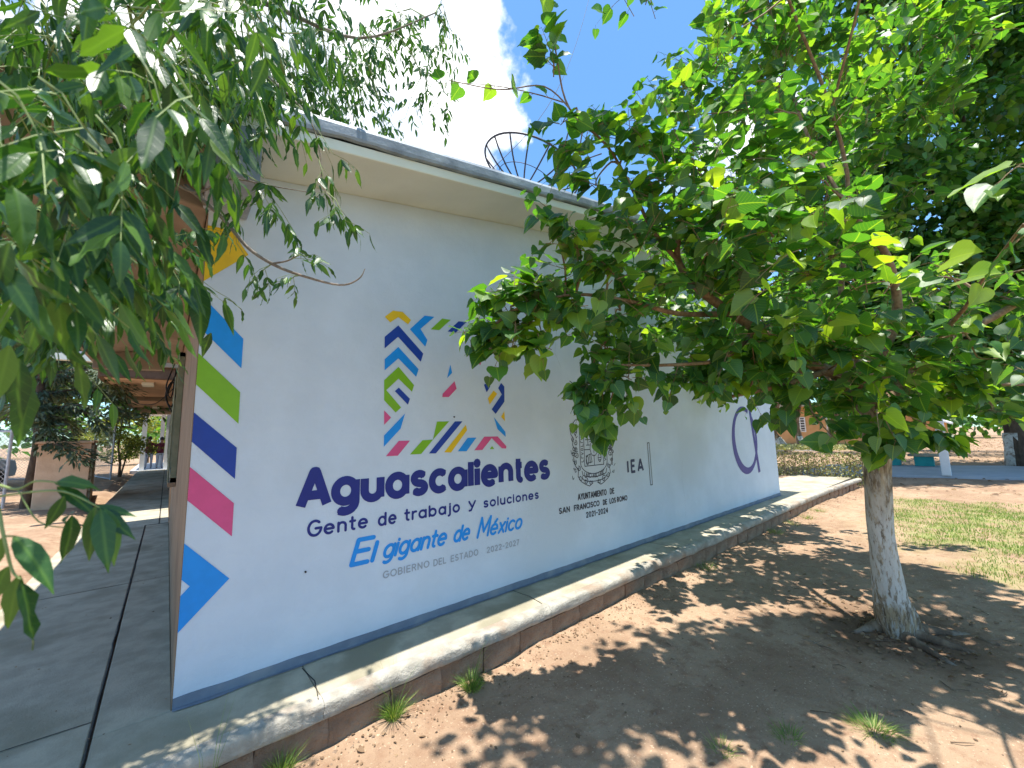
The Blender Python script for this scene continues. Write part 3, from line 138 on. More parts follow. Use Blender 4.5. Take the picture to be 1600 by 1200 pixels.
M['galv'] = noisemat('galvanised steel', (.36,.38,.41), (.50,.52,.55), 20, .45, .1, 60, spec=.6)
M['black'] = noisemat('black rubber', (.012,.012,.013), (.03,.028,.026), 30, .7, .2, 80)
M['rust'] = noisemat('dark iron', (.025,.022,.03), (.05,.04,.045), 20, .5, .2, 60)
M['brown'] = noisemat('dark brown beam paint', (.10,.06,.035), (.15,.09,.055), 6, .7, .2, 50)
M['teal'] = noisemat('teal paint', (.02,.26,.27), (.03,.33,.33), 4, .6, .1, 40)
M['whitewash'] = noisemat('whitewashed bark', (.55,.54,.50), (.70,.69,.65), 14, .9, .8, 20, (.28,.22,.17), 8, dist=.03)
M['bark'] = noisemat('brown bark', (.13,.09,.06), (.24,.17,.11), 12, .95, 1, 22, (.30,.25,.19), 6, dist=.03, vscale=(1,1,.3))
M['darkbark'] = noisemat('dark bark', (.06,.045,.035), (.12,.09,.065), 10, .95, 1, 25, dist=.03, vscale=(1,1,.3))
M['twig'] = noisemat('reddish twig bark', (.15,.095,.055), (.27,.18,.105), 30, .7, .4, 60, (.25,.2,.12), 12)
M['ashtwig'] = noisemat('grey twig bark', (.16,.13,.10), (.27,.23,.19), 30, .8, .4, 60)
M['greentwig'] = noisemat('green leaf stalk', (.16,.22,.07), (.24,.30,.11), 20, .6, 0)
M['path'] = noisemat('bluish grey path', (.33,.36,.40), (.40,.42,.46), 2, .85, .2, 30)
def paint(name, c):
    M[name] = noisemat(name + ' paint', [x*.93 for x in c], c, 12, .5, .2, 50, [x*.88+.005 for x in c], 7, spec=.4, dist=.002)
paint('yellow', (.78,.50,.005)); paint('blue', (.003,.27,.78)); paint('green', (.20,.45,.012)); paint('navy', (.006,.045,.33))
paint('pink', (.66,.08,.24)); paint('letter', (.005,.016,.20)); paint('sky', (.003,.27,.78)); paint('grey', (.34,.38,.43)); paint('ink', (.025,.03,.05)); paint('inknavy', (.02,.035,.10)); paint('biga', (.06,.055,.26))

def leafmat(name, dark, mid, bright, objrand=False, trans=.35, rough=.38, spec=.5, veins=True):
    m = bpy.data.materials.new(name); m.use_nodes = True; nt = m.node_tree; nt.nodes.clear()
    o = nt.nodes.new('ShaderNodeOutputMaterial'); b = nt.nodes.new('ShaderNodeBsdfPrincipled'); t = nt.nodes.new('ShaderNodeBsdfTranslucent')
    if objrand: f = nt.nodes.new('ShaderNodeObjectInfo').outputs['Random']
    else:
        a = nt.nodes.new('ShaderNodeAttribute'); a.attribute_name = 'tint'; f = a.outputs['Fac']
    r = nt.nodes.new('ShaderNodeValToRGB'); e = r.color_ramp.elements
    e[0].position = 0; e[0].color = rgb(dark); e[1].position = 1; e[1].color = rgb(bright)
    k = e.new(.55); k.color = rgb(mid)
    nt.links.new(f, r.inputs[0]); col = r.outputs[0]
    if veins:
        uv = nt.nodes.new('ShaderNodeUVMap'); uv.uv_map = 'uv'
        sp = nt.nodes.new('ShaderNodeSeparateXYZ'); nt.links.new(uv.outputs[0], sp.inputs[0])
        au = mth(nt, 'ABSOLUTE', mth(nt, 'SUBTRACT', sp.outputs[0], .5))
        mid_ = maprange(nt, au, .035, .0)
        s = mth(nt, 'SINE', mth(nt, 'MULTIPLY', mth(nt, 'SUBTRACT', sp.outputs[1], mth(nt, 'MULTIPLY', au, .9)), 44.0))
        side = maprange(nt, s, .90, 1.0)
        vv = mth(nt, 'MAXIMUM', mid_, mth(nt, 'MULTIPLY', side, .35))
        mx = N(nt, 'ShaderNodeMix', data_type='RGBA'); nt.links.new(mth(nt, 'MULTIPLY', vv, .38), mx.inputs[0])
        nt.links.new(col, mx.inputs[6]); mx.inputs[7].default_value = (min(bright[0]*1.5,.9), min(bright[1]*1.4,.9), bright[2]*1.6, 1)
        col = mx.outputs[2]
        bp = N(nt, 'ShaderNodeBump'); bp.inputs['Strength'].default_value = .2; bp.inputs['Distance'].default_value = .003; bp.invert = True
        nt.links.new(vv, bp.inputs['Height']); nt.links.new(bp.outputs[0], b.inputs['Normal'])
    nt.links.new(col, b.inputs['Base Color']); b.inputs['Roughness'].default_value = rough; b.inputs['Specular IOR Level'].default_value = spec
    tcx = N(nt, 'ShaderNodeMix', data_type='RGBA', blend_type='MULTIPLY'); tcx.inputs[0].default_value = 1
    nt.links.new(col, tcx.inputs[6]); tcx.inputs[7].default_value = (2.5, 2.35, .6, 1); nt.links.new(tcx.outputs[2], t.inputs[0])
    mx = nt.nodes.new('ShaderNodeMixShader'); mx.inputs[0].default_value = trans
    nt.links.new(b.outputs[0], mx.inputs[1]); nt.links.new(t.outputs[0], mx.inputs[2]); nt.links.new(mx.outputs[0], o.inputs[0])
    return m
mulc = ((.018,.075,.02), (.052,.165,.028), (.25,.38,.035))
ashc = ((.014,.055,.016), (.03,.095,.024), (.09,.19,.03))
M['mul'] = leafmat('mulberry leaf', *mulc, rough=.47, spec=1.0, trans=.5); M['mulo'] = leafmat('mulberry leaf single', *mulc, objrand=True, rough=.47, spec=1.0, trans=.5)
M['ash'] = leafmat('ash leaflet', *ashc, trans=.32); M['asho'] = leafmat('ash leaflet single', *ashc, objrand=True, trans=.32)
M['far'] = leafmat('far leaf', (.02,.075,.014), (.045,.14,.022), (.16,.28,.035), veins=False, rough=.4, spec=.5)
M['con'] = leafmat('conifer spray', (.03,.055,.03), (.07,.105,.06), (.24,.27,.17), veins=False, rough=.6, trans=.15)
M['hedge'] = leafmat('hedge leaf', (.14,.17,.06), (.34,.34,.14), (.52,.43,.28), veins=False, rough=.5, trans=.2)
M['shrub'] = leafmat('shrub leaf', (.06,.10,.02), (.20,.24,.05), (.40,.36,.10), veins=False, rough=.5, trans=.3)
M['grass'] = leafmat('grass blade', (.05,.13,.02), (.12,.23,.04), (.40,.40,.16), veins=False, rough=.6, trans=.3)
M['litter'] = leafmat('dry leaf', (.10,.06,.035), (.22,.14,.08), (.40,.28,.17), veins=False, rough=.8, trans=.1)

# ground soil with trodden patches, dry grass, darker ring at the trunk
def soil():
    m, nt, b = mat('reddish soil')
    tc = nt.nodes.new('ShaderNodeTexCoord')
    def nz(s, d=8, r=.6):
        n = N(nt, 'ShaderNodeTexNoise'); n.inputs['Scale'].default_value = s; n.inputs['Detail'].default_value = d; n.inputs['Roughness'].default_value = r
        nt.links.new(tc.outputs['Object'], n.inputs['Vector']); return n.outputs['Fac']
    def mixc(f, a, c):
        n = N(nt, 'ShaderNodeMix', data_type='RGBA'); nt.links.new(f, n.inputs[0])
        for i, q in ((6, a), (7, c)):
            if isinstance(q, tuple): n.inputs[i].default_value = rgb(q)
            else: nt.links.new(q, n.inputs[i])
        return n.outputs[2]
    c = mixc(maprange(nt, nz(1.3), .35, .65), (.28,.185,.12), (.385,.27,.18))
    c = mixc(maprange(nt, nz(9), .45, .75), c, (.25,.15,.095))
    c = mixc(maprange(nt, nz(60, 4), .60, .72), c, (.60,.44,.31))
    c = mixc(maprange(nt, nz(110, 3), .62, .70), c, (.17,.11,.075))
    at = nt.nodes.new('ShaderNodeAttribute'); at.attribute_name = 'turf'
    g = mth(nt, 'MULTIPLY', at.outputs['Fac'], maprange(nt, nz(3.5), .35, .6))
    c = mixc(g, c, (.20,.24,.07))
    at2 = nt.nodes.new('ShaderNodeAttribute'); at2.attribute_name = 'dark_soil'
    c = mixc(at2.outputs['Fac'], c, (.13,.08,.05))  # darker soil in a ring round the trunk foot
    nt.links.new(c, b.inputs['Base Color']); b.inputs['Roughness'].default_value = .95; b.inputs['Specular IOR Level'].default_value = .15
    hb = mth(nt, 'ADD', mth(nt, 'MULTIPLY', nz(7), 1.0), mth(nt, 'ADD', mth(nt, 'MULTIPLY', nz(45), .35), mth(nt, 'MULTIPLY', nz(160, 3), .15)))
    bp = N(nt, 'ShaderNodeBump'); bp.inputs['Strength'].default_value = .75; bp.inputs['Distance'].default_value = .035
    nt.links.new(hb, bp.inputs['Height']); nt.links.new(bp.outputs[0], b.inputs['Normal'])
    return m
M['soil'] = soil()

# ---------------------------------------------------------------- helpers
def tag(o, label=None, cat=None, group=None, kind=None):
    if label: o['label'] = label
    if cat: o['category'] = cat
    if group: o['group'] = group
    if kind: o['kind'] = kind
    return o
def empty(name, loc, label, cat, group=None):
    o = bpy.data.objects.new(name, None); COL.objects.link(o); o.location = loc; o.empty_display_size = .2
    return tag(o, label, cat, group)
def parent(o, p):
    o.parent = p
    if p.parent is None: o.matrix_parent_inverse = Matrix.Translation(-Vector(p.location))
class MB:
    def __init__(s): s.v = []; s.f = []
    def poly(s, pts):
        k = len(s.v); s.v += [tuple(p) for p in pts]; s.f.append(tuple(range(k, k+len(pts)))); return s
    def box(s, x0, x1, y0, y1, z0, z1):
        return s.hexa([(x0,y0,z0),(x1,y0,z0),(x1,y1,z0),(x0,y1,z0),(x0,y0,z1),(x1,y0,z1),(x1,y1,z1),(x0,y1,z1)])
    def hexa(s, p):
        k = len(s.v); s.v += [tuple(q) for q in p]
        for f in ((0,3,2,1),(4,5,6,7),(0,1,5,4),(1,2,6,5),(2,3,7,6),(3,0,4,7)): s.f.append(tuple(k+i for i in f))
        return s
    def prism(s, pts, z0, z1):
        n = len(pts); k = len(s.v)
        s.v += [(p[0],p[1],z0) for p in pts] + [(p[0],p[1],z1) for p in pts]
        s.f.append(tuple(k+i for i in reversed(range(n)))); s.f.append(tuple(k+n+i for i in range(n)))
        for i in range(n): j = (i+1) % n; s.f.append((k+i,k+j,k+n+j,k+n+i))
        return s
    def tube(s, pts, rad, n=6, cap=True, rfun=None):
        pts = [Vector(p) for p in pts]; k = len(s.v); m_ = len(pts)
        if isinstance(rad, (int, float)): rad = [rad]*m_
        prev = None
        for i, p in enumerate(pts):
            d = (pts[min(i+1, m_-1)] - pts[max(i-1, 0)])
            if d.length < 1e-9: d = Vector((0,0,1))
            d.normalize()
            if prev is None: a = d.orthogonal().normalized()
            else:
                a = prev - d*prev.dot(d)
                a = a.normalized() if a.length > 1e-6 else d.orthogonal().normalized()
            prev = a; b = d.cross(a)
            for j in range(n):
                t = 2*math.pi*j/n; r = rad[i]
                if rfun: r *= rfun(i, t, p)
                s.v.append(tuple(p + (a*math.cos(t) + b*math.sin(t))*r))
        for i in range(m_-1):
            for j in range(n):
                s.f.append((k+i*n+j, k+i*n+(j+1)%n, k+(i+1)*n+(j+1)%n, k+(i+1)*n+j))
        if cap and n > 2:
            s.f.append(tuple(k+j for j in reversed(range(n)))); s.f.append(tuple(k+(m_-1)*n+j for j in range(n)))
        return s
    def mesh(s, name, smooth=False):
        me = bpy.data.meshes.new(name); me.from_pydata(s.v, [], s.f)
        if smooth: me.polygons.foreach_set('use_smooth', [True]*len(me.polygons))
        me.update(); return me
    def build(s, name, material, par=None, smooth=False, bevel=0, kind=None):
        me = s.mesh(name, smooth); me.materials.append(M[material] if isinstance(material, str) else material)
        o = bpy.data.objects.new(name, me); COL.objects.link(o)
        if par: parent(o, par)
        if bevel:
            b = o.modifiers.new('bevel', 'BEVEL'); b.width = bevel; b.segments = 2; b.limit_method = 'ANGLE'
        if kind: o['kind'] = kind
        return o
def inst(me, name, loc, par=None, rot=None, scale=None):
    o = bpy.data.objects.new(name, me); COL.objects.link(o); o.location = loc
    if rot: o.rotation_euler = rot
    if scale: o.scale = scale
    if par: parent(o, par)
    return o
def smooth_line(pts, step=4):
    """Catmull-Rom through (x,y,z,r)"""
    P = [Vector(p[:3]).to_4d() for p in pts]
    P = [Vector(p) for p in pts]; out = []
    for i in range(len(P)-1):
        a = P[max(i-1,0)]; b = P[i]; c = P[i+1]; d = P[min(i+2,len(P)-1)]
        for k in range(step):
            t = k/step
            out.append(.5*((2*b)+(c-a)*t+(2*a-5*b+4*c-d)*t*t+(3*b-a-3*c+d)*t**3))
    out.append(P[-1]); return out

# ---------------------------------------------------------------- ground
def gz(x, y):
    z = -.26
    if x < -1.0: 
        t = min(1, (-1.0-x)/.5); z = -.26 + .18*t
    d = math.hypot(x-4.62, y+2.25)
    z += -.085*math.exp(-(d/.95)**2) - .03*math.exp(-((d-.36)/.14)**2)*(.5+.5*math.sin(3*math.atan2(y+2.25, x-4.62)+1))
    if d < 30 and y < 0:
        z += .03*noise.noise(Vector((x*.9, y*.9, 0))) + .012*noise.noise(Vector((x*3.1, y*3.1, 3))) + .005*noise.noise(Vector((x*11, y*11, 5)))
    if y > -.9 and y < -.3 and x > -1: z += .035*max(0, 1-abs(y+.46)/.22)*(.7+.6*noise.noise(Vector((x*2.5, 4, 0))))
    return z
def turf(x, y):
    # world patch of thin grass right of the tree
    t = 1/(1+math.exp(-(x-7.4-.9*(y+3))*2.0)) * 1/(1+math.exp((x-12.6)*2.5)) * 1/(1+math.exp((y+1.55+.05*x*0)*4))
    return max(0, min(1, t + .75*noise.noise(Vector((x*1.1, y*1.6, 9))) * (t > .1)))
def axis(lo, a, b, hi, fine, n=14):
    l = [a-(a-lo)*((i/n)**2.4) for i in range(n, 0, -1)]; r = [b+(hi-b)*((i/n)**2.4) for i in range(1, n+1)]
    return l + list(np.arange(a, b, fine)) + [b] + r
xs = axis(-260, -1.7, 14.5, 260, .07); ys = axis(-260, -6.5, -.2, 260, .07)
V = [(x, y, gz(x, y)) for y in ys for x in xs]; nx = len(xs)
Fq = [(j*nx+i, j*nx+i+1, (j+1)*nx+i+1, (j+1)*nx+i) for j in range(len(ys)-1) for i in range(nx-1)]
me = bpy.data.meshes.new('ground'); me.from_pydata(V, [], Fq); me.materials.append(M['soil'])
me.polygons.foreach_set('use_smooth', [True]*len(me.polygons))
at = me.attributes.new('turf', 'FLOAT', 'POINT'); at.data.foreach_set('value', [turf(v[0], v[1])*.8 if v[1] < 0 else 0 for v in V])
at = me.attributes.new('dark_soil', 'FLOAT', 'POINT'); at.data.foreach_set('value', [.75*math.exp(-((math.hypot(v[0]-4.62, v[1]+2.25)-.35)/.28)**2) for v in V])
g = bpy.data.objects.new('ground', me); COL.objects.link(g); tag(g, kind='structure')

# ---------------------------------------------------------------- raised walk (slab panels, kerb, bricks)
walk = empty('walkway', (0,0,0), 'raised grey concrete walk with tar joints running round the painted classroom', 'walkway'); walk['kind'] = 'structure'
del walk['category']; del walk['label']
MB().box(-1.09, 0, -.40, 24, -.30, -.035).box(0, 9.67, -.40, 0, -.30, -.035).build('slab_base', 'mortar', walk)
def panel(x0, x1, y0, y1, z=0.0):
    g = .0015
    MB().box(x0+g, x1-g, y0+g, y1-g, -.034, z+random.uniform(-.002,.002)).build('slab_panel', 'concrete', walk, bevel=.006)
ycut = [.16, 2.8, 6.44, 9.5, 12.6, 15.8, 19, 21.4, 24]
panel(-1.11, -.306, -.40, .16)
for a, b in zip(ycut[:-1], ycut[1:]): panel(-1.11, -.306, a, b)
panel(-.294, 0.0, .0, 2.8); panel(-.294, 0.0, 2.8, 6.44)
for a, b in zip(ycut[2:-1], ycut[3:]): panel(-.12+0, 0, a, b); panel(-.317, -.13, a, b)
panel(-.294, .62, -.40, 0)
xc = [.62, 2.35, 4.6, 6.9, 9.2]
for a, b in zip(xc[:-1], xc[1:]): panel(a, b, -.40, 0)
panel(9.2, 11.6, -.40, 0); panel(11.6, 14.1, -.40, .9); panel(9.67, 11.6, 0, 3); panel(11.6, 12.9, .9, 3); panel(9.67, 12.9, 3, 6)
MB().box(9.6, 14.1, -.40, 6, -.3, -.036).build('slab_base', 'mortar', walk)
# tar in the joints
def wob(pts, w, h, name):
    m_ = MB(); 
    for (x0,y0),(x1,y1) in zip(pts[:-1], pts[1:]):
        n = max(2, int(math.hypot(x1-x0, y1-y0)/.08)); dx, dy = (x1-x0), (y1-y0); L = math.hypot(dx,dy); nx_, ny_ = -dy/L, dx/L; k = len(m_.v)
        for i in range(n+1):
            t = i/n; x = x0+dx*t; y = y0+dy*t; o_ = .006*noise.noise(Vector((x*5,y*5,2))); ww = w*(1+.5*noise.noise(Vector((x*14,y*14,7))))
            m_.v += [(x+nx_*(o_-ww), y+ny_*(o_-ww), .0005), (x+nx_*o_, y+ny_*o_, h), (x+nx_*(o_+ww), y+ny_*(o_+ww), .0005)]
        for i in range(n):
            a = k+i*3; m_.f += [(a,a+3,a+4,a+1),(a+1,a+4,a+5,a+2)]
    return m_.build(name, 'black', walk)
wob([(-.30,-.42),(-.305,1.2),(-.30,3.2),(-.305,6.44),(-.01,6.44)], .006, .004, 'tar_joint')
wob([(-.125,6.46),(-.13,14),(-.128,23)], .008, .004, 'tar_joint')
for yy, x0, x1 in ((.16,-1.1,-.31),(2.8,-1.1,0),(6.44,-1.1,-.31),(9.5,-1.1,0),(12.6,-1.1,0)): wob([(x0,yy+.03*(yy<1)),(x1,yy)], .0035, .001, 'joint_line')
for x, a, b in ((.62,-.44,-.05),(2.35,-.40,-.01),(4.6,-.40,-.01),(6.9,-.4,-.01)): wob([(x-.02,a),(x+.012,(a+b)/2),(x-.01,b)], .0028, .001, 'crack')
# rounded kerb with chipped outline (several runs)
def kerb(x0, x1, fy):
    m_ = MB(); prof = [(-.40,.0005),(-.435,.001),(-.462,-.003),(-.478,-.012),(-.486,-.03),(-.487,-.06),(-.480,-.085),(-.455,-.098),(-.40,-.10)]
    n = max(3, int((x1-x0)/.035)); k = len(prof)
    for i in range(n+1):
        x = x0+(x1-x0)*i/n
        for j, (y, z) in enumerate(prof):
            a = noise.noise(Vector((x*3, j*.35, 1)))*.012 + noise.noise(Vector((x*11, j*.8, 4)))*.006 + max(0, noise.noise(Vector((x*5, j*.5, 9)))-.25)*.05
            edge = 0 if j in (0, k-1) else 1
            m_.v.append((x, y+fy(x)+a*edge, z-(abs(a)*.6*edge)))
    for i in range(n):
        for j in range(k-1): m_.f.append((i*k+j, i*k+j+1, (i+1)*k+j+1, (i+1)*k+j))
    return m_.build('kerb_edge', 'kerb', walk, smooth=True)
fy = lambda x: -.018*max(0, x-10.5)**1.5
cuts = [-1.11, .62, 2.35, 4.6, 6.9, 9.2, 11.6, 14.1]
for a, b in zip(cuts[:-1], cuts[1:]): kerb(a+.0008, b-.0008, fy)
MB().box(-1.11, 14.1, -.425, -.39, -.36, -.09).build('mortar_bed', 'mortar', walk)
brm = []
for k in range(6):
    bm = bmesh.new(); bmesh.ops.create_cube(bm, size=1); bmesh.ops.subdivide_edges(bm, edges=bm.edges[:], cuts=1, use_grid_fill=True)
    for v_ in bm.verts:
        v_.co = Vector((v_.co.x*.342, v_.co.y*.05, v_.co.z*.155)); v_.co += Vector((random.uniform(-.005,.005), random.uniform(-.010,.008), random.uniform(-.004,.004)))
    me = bpy.data.meshes.new('brick'); bm.to_mesh(me); bm.free(); me.materials.append(M['brick']); brm.append(me)
for row in range(1):
    x = -.9 + .14*row
    while x < 13.8:
        inst(random.choice(brm), 'brick', (x, -.428+fy(x)*.9+random.uniform(-.006,.004), -.182-.088*row), walk, (0, 0, random.uniform(-.02,.02))); x += .345

# ---------------------------------------------------------------- classroom
L = 9.67; SZ = lambda x: 3.07+.18*x; BY = 6.6
cl_ = empty('classroom', (0,0,0), 'white classroom end wall with painted state emblem, lettering and sloping grey edged roof', 'building')
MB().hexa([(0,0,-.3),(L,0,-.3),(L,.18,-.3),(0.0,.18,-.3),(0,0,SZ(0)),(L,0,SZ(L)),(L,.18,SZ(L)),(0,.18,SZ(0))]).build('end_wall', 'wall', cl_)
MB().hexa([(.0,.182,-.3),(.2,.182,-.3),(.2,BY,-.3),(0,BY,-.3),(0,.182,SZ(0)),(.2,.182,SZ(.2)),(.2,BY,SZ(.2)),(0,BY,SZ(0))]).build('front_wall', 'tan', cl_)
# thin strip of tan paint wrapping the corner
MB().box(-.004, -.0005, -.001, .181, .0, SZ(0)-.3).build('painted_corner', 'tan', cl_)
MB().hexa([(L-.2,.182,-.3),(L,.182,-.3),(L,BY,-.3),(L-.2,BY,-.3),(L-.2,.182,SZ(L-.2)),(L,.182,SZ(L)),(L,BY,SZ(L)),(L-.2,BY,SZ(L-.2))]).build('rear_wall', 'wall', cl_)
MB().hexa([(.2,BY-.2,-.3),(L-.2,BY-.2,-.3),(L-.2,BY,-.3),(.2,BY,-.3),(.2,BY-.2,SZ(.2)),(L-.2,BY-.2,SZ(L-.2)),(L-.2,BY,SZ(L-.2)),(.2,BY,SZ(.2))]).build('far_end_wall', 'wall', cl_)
# skirting
sk = MB(); n = 160
for i in range(n+1):
    x = L*i/n; h = .052+.006*noise.noise(Vector((x*6,0,0)))
    sk.v += [(x,-.006,-.002),(x,-.006,h),(x,-.0005,h+.001)]
for i in range(n): a = i*3; sk.f += [(a,a+3,a+4,a+1),(a+1,a+4,a+5,a+2)]
sk.build('skirting', 'skirt', cl_)
sp = MB()
for i in range(n+1):
    x = L*i/n; h = .025+.03*noise.noise(Vector((x*3.3,5,0)))
    sp.v += [(x,-.006,.0045),(x,-.006-max(.008,h),.004)]
for i in range(n): a = i*2; sp.f.append((a,a+1,a+3,a+2))
sp.build('paint_spill', 'skirt', cl_)
def roofpart(name, m_, x0, x1, y0, y1, dz0, dz1, bevel=0, par=cl_):
    return MB().hexa([(x0,y0,SZ(x0)+dz0),(x1,y0,SZ(x1)+dz0),(x1,y1,SZ(x1)+dz0),(x0,y1,SZ(x0)+dz0),(x0,y0,SZ(x0)+dz1),(x1,y0,SZ(x1)+dz1),(x1,y1,SZ(x1)+dz1),(x0,y1,SZ(x0)+dz1)]).build(name, m_, par, bevel=bevel)
roofpart('roof_soffit', 'cream', 0.0, L+.4, -.49, -.001, .0, .075, .008)
roofpart('roof_slab', 'cream', 0, L+.4, .0, BY+.3, .001, .08)
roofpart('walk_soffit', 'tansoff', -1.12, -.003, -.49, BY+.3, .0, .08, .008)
# grey coated edge, uneven lower rim
def grey_edge():
    m_ = MB(); n = 260; x0, x1 = -1.16, L+.42
    for i in range(n+1):
        x = x0+(x1-x0)*i/n; s = SZ(x); j = .010*noise.noise(Vector((x*2.2,0,4)))+.006*noise.noise(Vector((x*9,3,4)))
        t = .012*noise.noise(Vector((x*1.3,8,4)))
        for y, z in ((-.49,.077+j),(-.518,.080+j),(-.524,.10),(-.524+t*.3,.155),(-.508,.185+t),(-.44,.215+t),(-.30,.20+t),(.2,.16)): m_.v.append((x,y,s+z))
    for i in range(n):
        for j in range(7): a = i*8+j; m_.f.append((a,a+1,a+9,a+8))
    m_.f.append(tuple(range(8))); m_.f.append(tuple(n*8+j for j in reversed(range(8))))
    return m_.build('roof_edge_coating', 'greycoat', cl_, smooth=False)
grey_edge()
roofpart('roof_cover', 'greycoat', -1.14, L+.42, .2, BY+.32, .082, .16)
MB().hexa([(-1.16,-.5,SZ(-1.14)-.10),(-1.121,-.5,SZ(-1.14)-.10),(-1.121,BY+.3,SZ(-1.14)-.1),(-1.16,BY+.3,SZ(-1.14)-.1),(-1.16,-.5,SZ(-1.14)+.09),(-1.121,-.5,SZ(-1.14)+.09),(-1.121,BY+.3,SZ(-1.14)+.09),(-1.16,BY+.3,SZ(-1.14)+.09)]).build('roof_fascia', 'tansoff', cl_)
# eave beam over the corner
MB().hexa([(-.03,-.50,2.79),(.195,-.50,2.79),(.195,-.001,2.79),(-.03,-.001,2.79),(-.03,-.50,SZ(0)),(.195,-.50,SZ(.19)-.002),(.195,-.001,SZ(.19)-.002),(-.03,-.001,SZ(0))]).build('eave_beam', 'greycoat', cl_, bevel=.01)
MB().hexa([(-.25,-.001,2.82),(-.006,-.001,2.79),(-.006,BY,2.79),(-.25,BY,2.82),(-.25,-.001,SZ(-.25)-.002),(-.006,-.001,SZ(-.01)-.002),(-.006,BY,SZ(-.01)-.002),(-.25,BY,SZ(-.25)-.002)]).build('front_beam', 'tansoff', cl_, bevel=.01)
for y in (3.1, 6.45):
    MB().hexa([(-1.12,y,2.62),(-.252,y,2.66),(-.252,y+.18,2.66),(-1.12,y+.18,2.62),(-1.12,y,SZ(-1.12)-.002),(-.252,y,SZ(-.252)-.002),(-.252,y+.18,SZ(-.252)-.002),(-1.12,y+.18,SZ(-1.12)-.002)]).build('walk_beam', 'tansoff', cl_, bevel=.01)
# facade windows
def window(y0, y1, z0, z1, par):
    w_ = MB()
    for a, b, c, d in ((y0,y0+.05,z0,z1),(y1-.05,y1,z0,z1),(y0,y1,z0,z0+.05),(y0,y1,z1-.05,z1)): w_.box(-.055,-.004,a,b,c,d)
    f_ = w_.build('window', 'greensteel', par)
    MB().box(-.012,-.004,y0+.05,y1-.05,z0+.05,z1-.05).build('pane', 'dark', f_)
    n_ = int((y1-y0)/.45)
    b_ = MB()
    for i in range(1, n_): y = y0+(y1-y0)*i/n_; b_.box(-.04,-.013,y-.012,y+.012,z0+.05,z1-.05)
    b_.build('mullion', 'greensteel', f_)
    for i in range(9):
        z = z1-.03-.042*i-.03; MB().box(-.045,-.014,y0+.05,y1-.05,z-.006,z+.006).build('louvre_slat', 'greensteel', f_)
    MB().box(-.075,-.004,y0-.04,y1+.04,z0-.05,z0-.002).build('sill', 'tan', f_)
    g_ = MB()
    for z in np.arange(z0+.1, z1-.45, .16): g_.tube([(-.075,y0,z),(-.075,y1,z)], .005, 5)
    for y in (y0+.02,y1-.02): g_.tube([(-.075,y,z0),(-.075,y,z1-.3)], .007, 5)
    g_.build('window_grille', 'greensteel', f_)
window(3.2, 5.9, .93, 2.45, cl_)
# ---------- cables hung at the facade
def cable(pts, r, label):
    c_ = MB().tube([p[:3] for p in smooth_line([tuple(p)+(0,) for p in pts], 5)], r, 6).build('cable', 'black', smooth=True)
    return tag(c_, label, 'cable')
cable([(-.05,6.3,2.62),(-.1,5.9,2.4),(-.16,5.6,2.1),(-.09,5.5,1.95),(-.05,5.6,2.2),(-.11,5.5,2.35),(-.17,5.4,2.1),(-.08,5.3,1.85)], .011, 'looped black cable drooping beside the tan facade under the walkway roof')
cable([(-.09,6.2,2.75),(-.13,5.2,2.45),(-.17,5.0,2.2),(-.10,4.9,2.05),(-.07,5.1,2.5)], .009, 'short black cable coil hanging highest by the facade louvres')
cable([(-.07,9,2.60),(-.4,11,2.38),(-.8,13,2.5),(-1.0,14,2.68)], .012, 'thin black cable sagging across the far walkway soffit')

# ---------- painted decoration on the end wall
YP = -.003
def flat(polys, name, m_, par=cl_, y=YP):
    if len(polys) == 1:
        p = polys[0]; ar = sum(p[i][0]*p[(i+1)%len(p)][1]-p[(i+1)%len(p)][0]*p[i][1] for i in range(len(p)))
        if ar < 0: p = p[::-1]
        me = bpy.data.meshes.new(name); me.from_pydata([(a, y, b) for a, b in p], [], [tuple(range(len(p)))]); me.materials.append(M[m_])
        o = bpy.data.objects.new(name, me); COL.objects.link(o); parent(o, par); return o
    vs = []; fs = []
    for p in polys:
        if len(p) < 3: continue
        k = len(vs); vs += [Vector((a, b)) for a, b in p]; fs.append(list(range(k, k+len(p))))
    ov, oe, of, rv, re_, rf = delaunay_2d_cdt(vs, [], fs, 0, 1e-5)
    F_ = [f for f, r_ in zip(of, rf) if r_]
    me = bpy.data.meshes.new(name); me.from_pydata([(q.x, y, q.y) for q in ov], [], [tuple(f) for f in F_])
    me.materials.append(M[m_]); o = bpy.data.objects.new(name, me); COL.objects.link(o); parent(o, par)
    # normals to -Y
    bm = bmesh.new(); bm.from_mesh(me)
    for f in bm.faces:
        f.normal_update()
        if f.normal.y > 0: f.normal_flip()
    bm.to_mesh(me); bm.free()
    return o
STR = [('yellow',[(0,2.695),(.119,2.701),(.214,2.566),(.0,2.342)]),('blue',[(0,2.248),(.214,2.019),(.213,1.834),(0,2.055)]),
('green',[(0,1.906),(.214,1.687),(.215,1.495),(0,1.722)]),('navy',[(0,1.56),(.214,1.352),(.214,1.168),(0,1.394)]),
('pink',[(0,1.254),(.216,1.028),(.216,.839),(0,1.07)]),('blue',[(0,.84),(.216,.605),(0,.378),(0,.565),(.037,.607),(0,.649)])]
for c, p in STR: flat([p], 'painted_stripe', c)
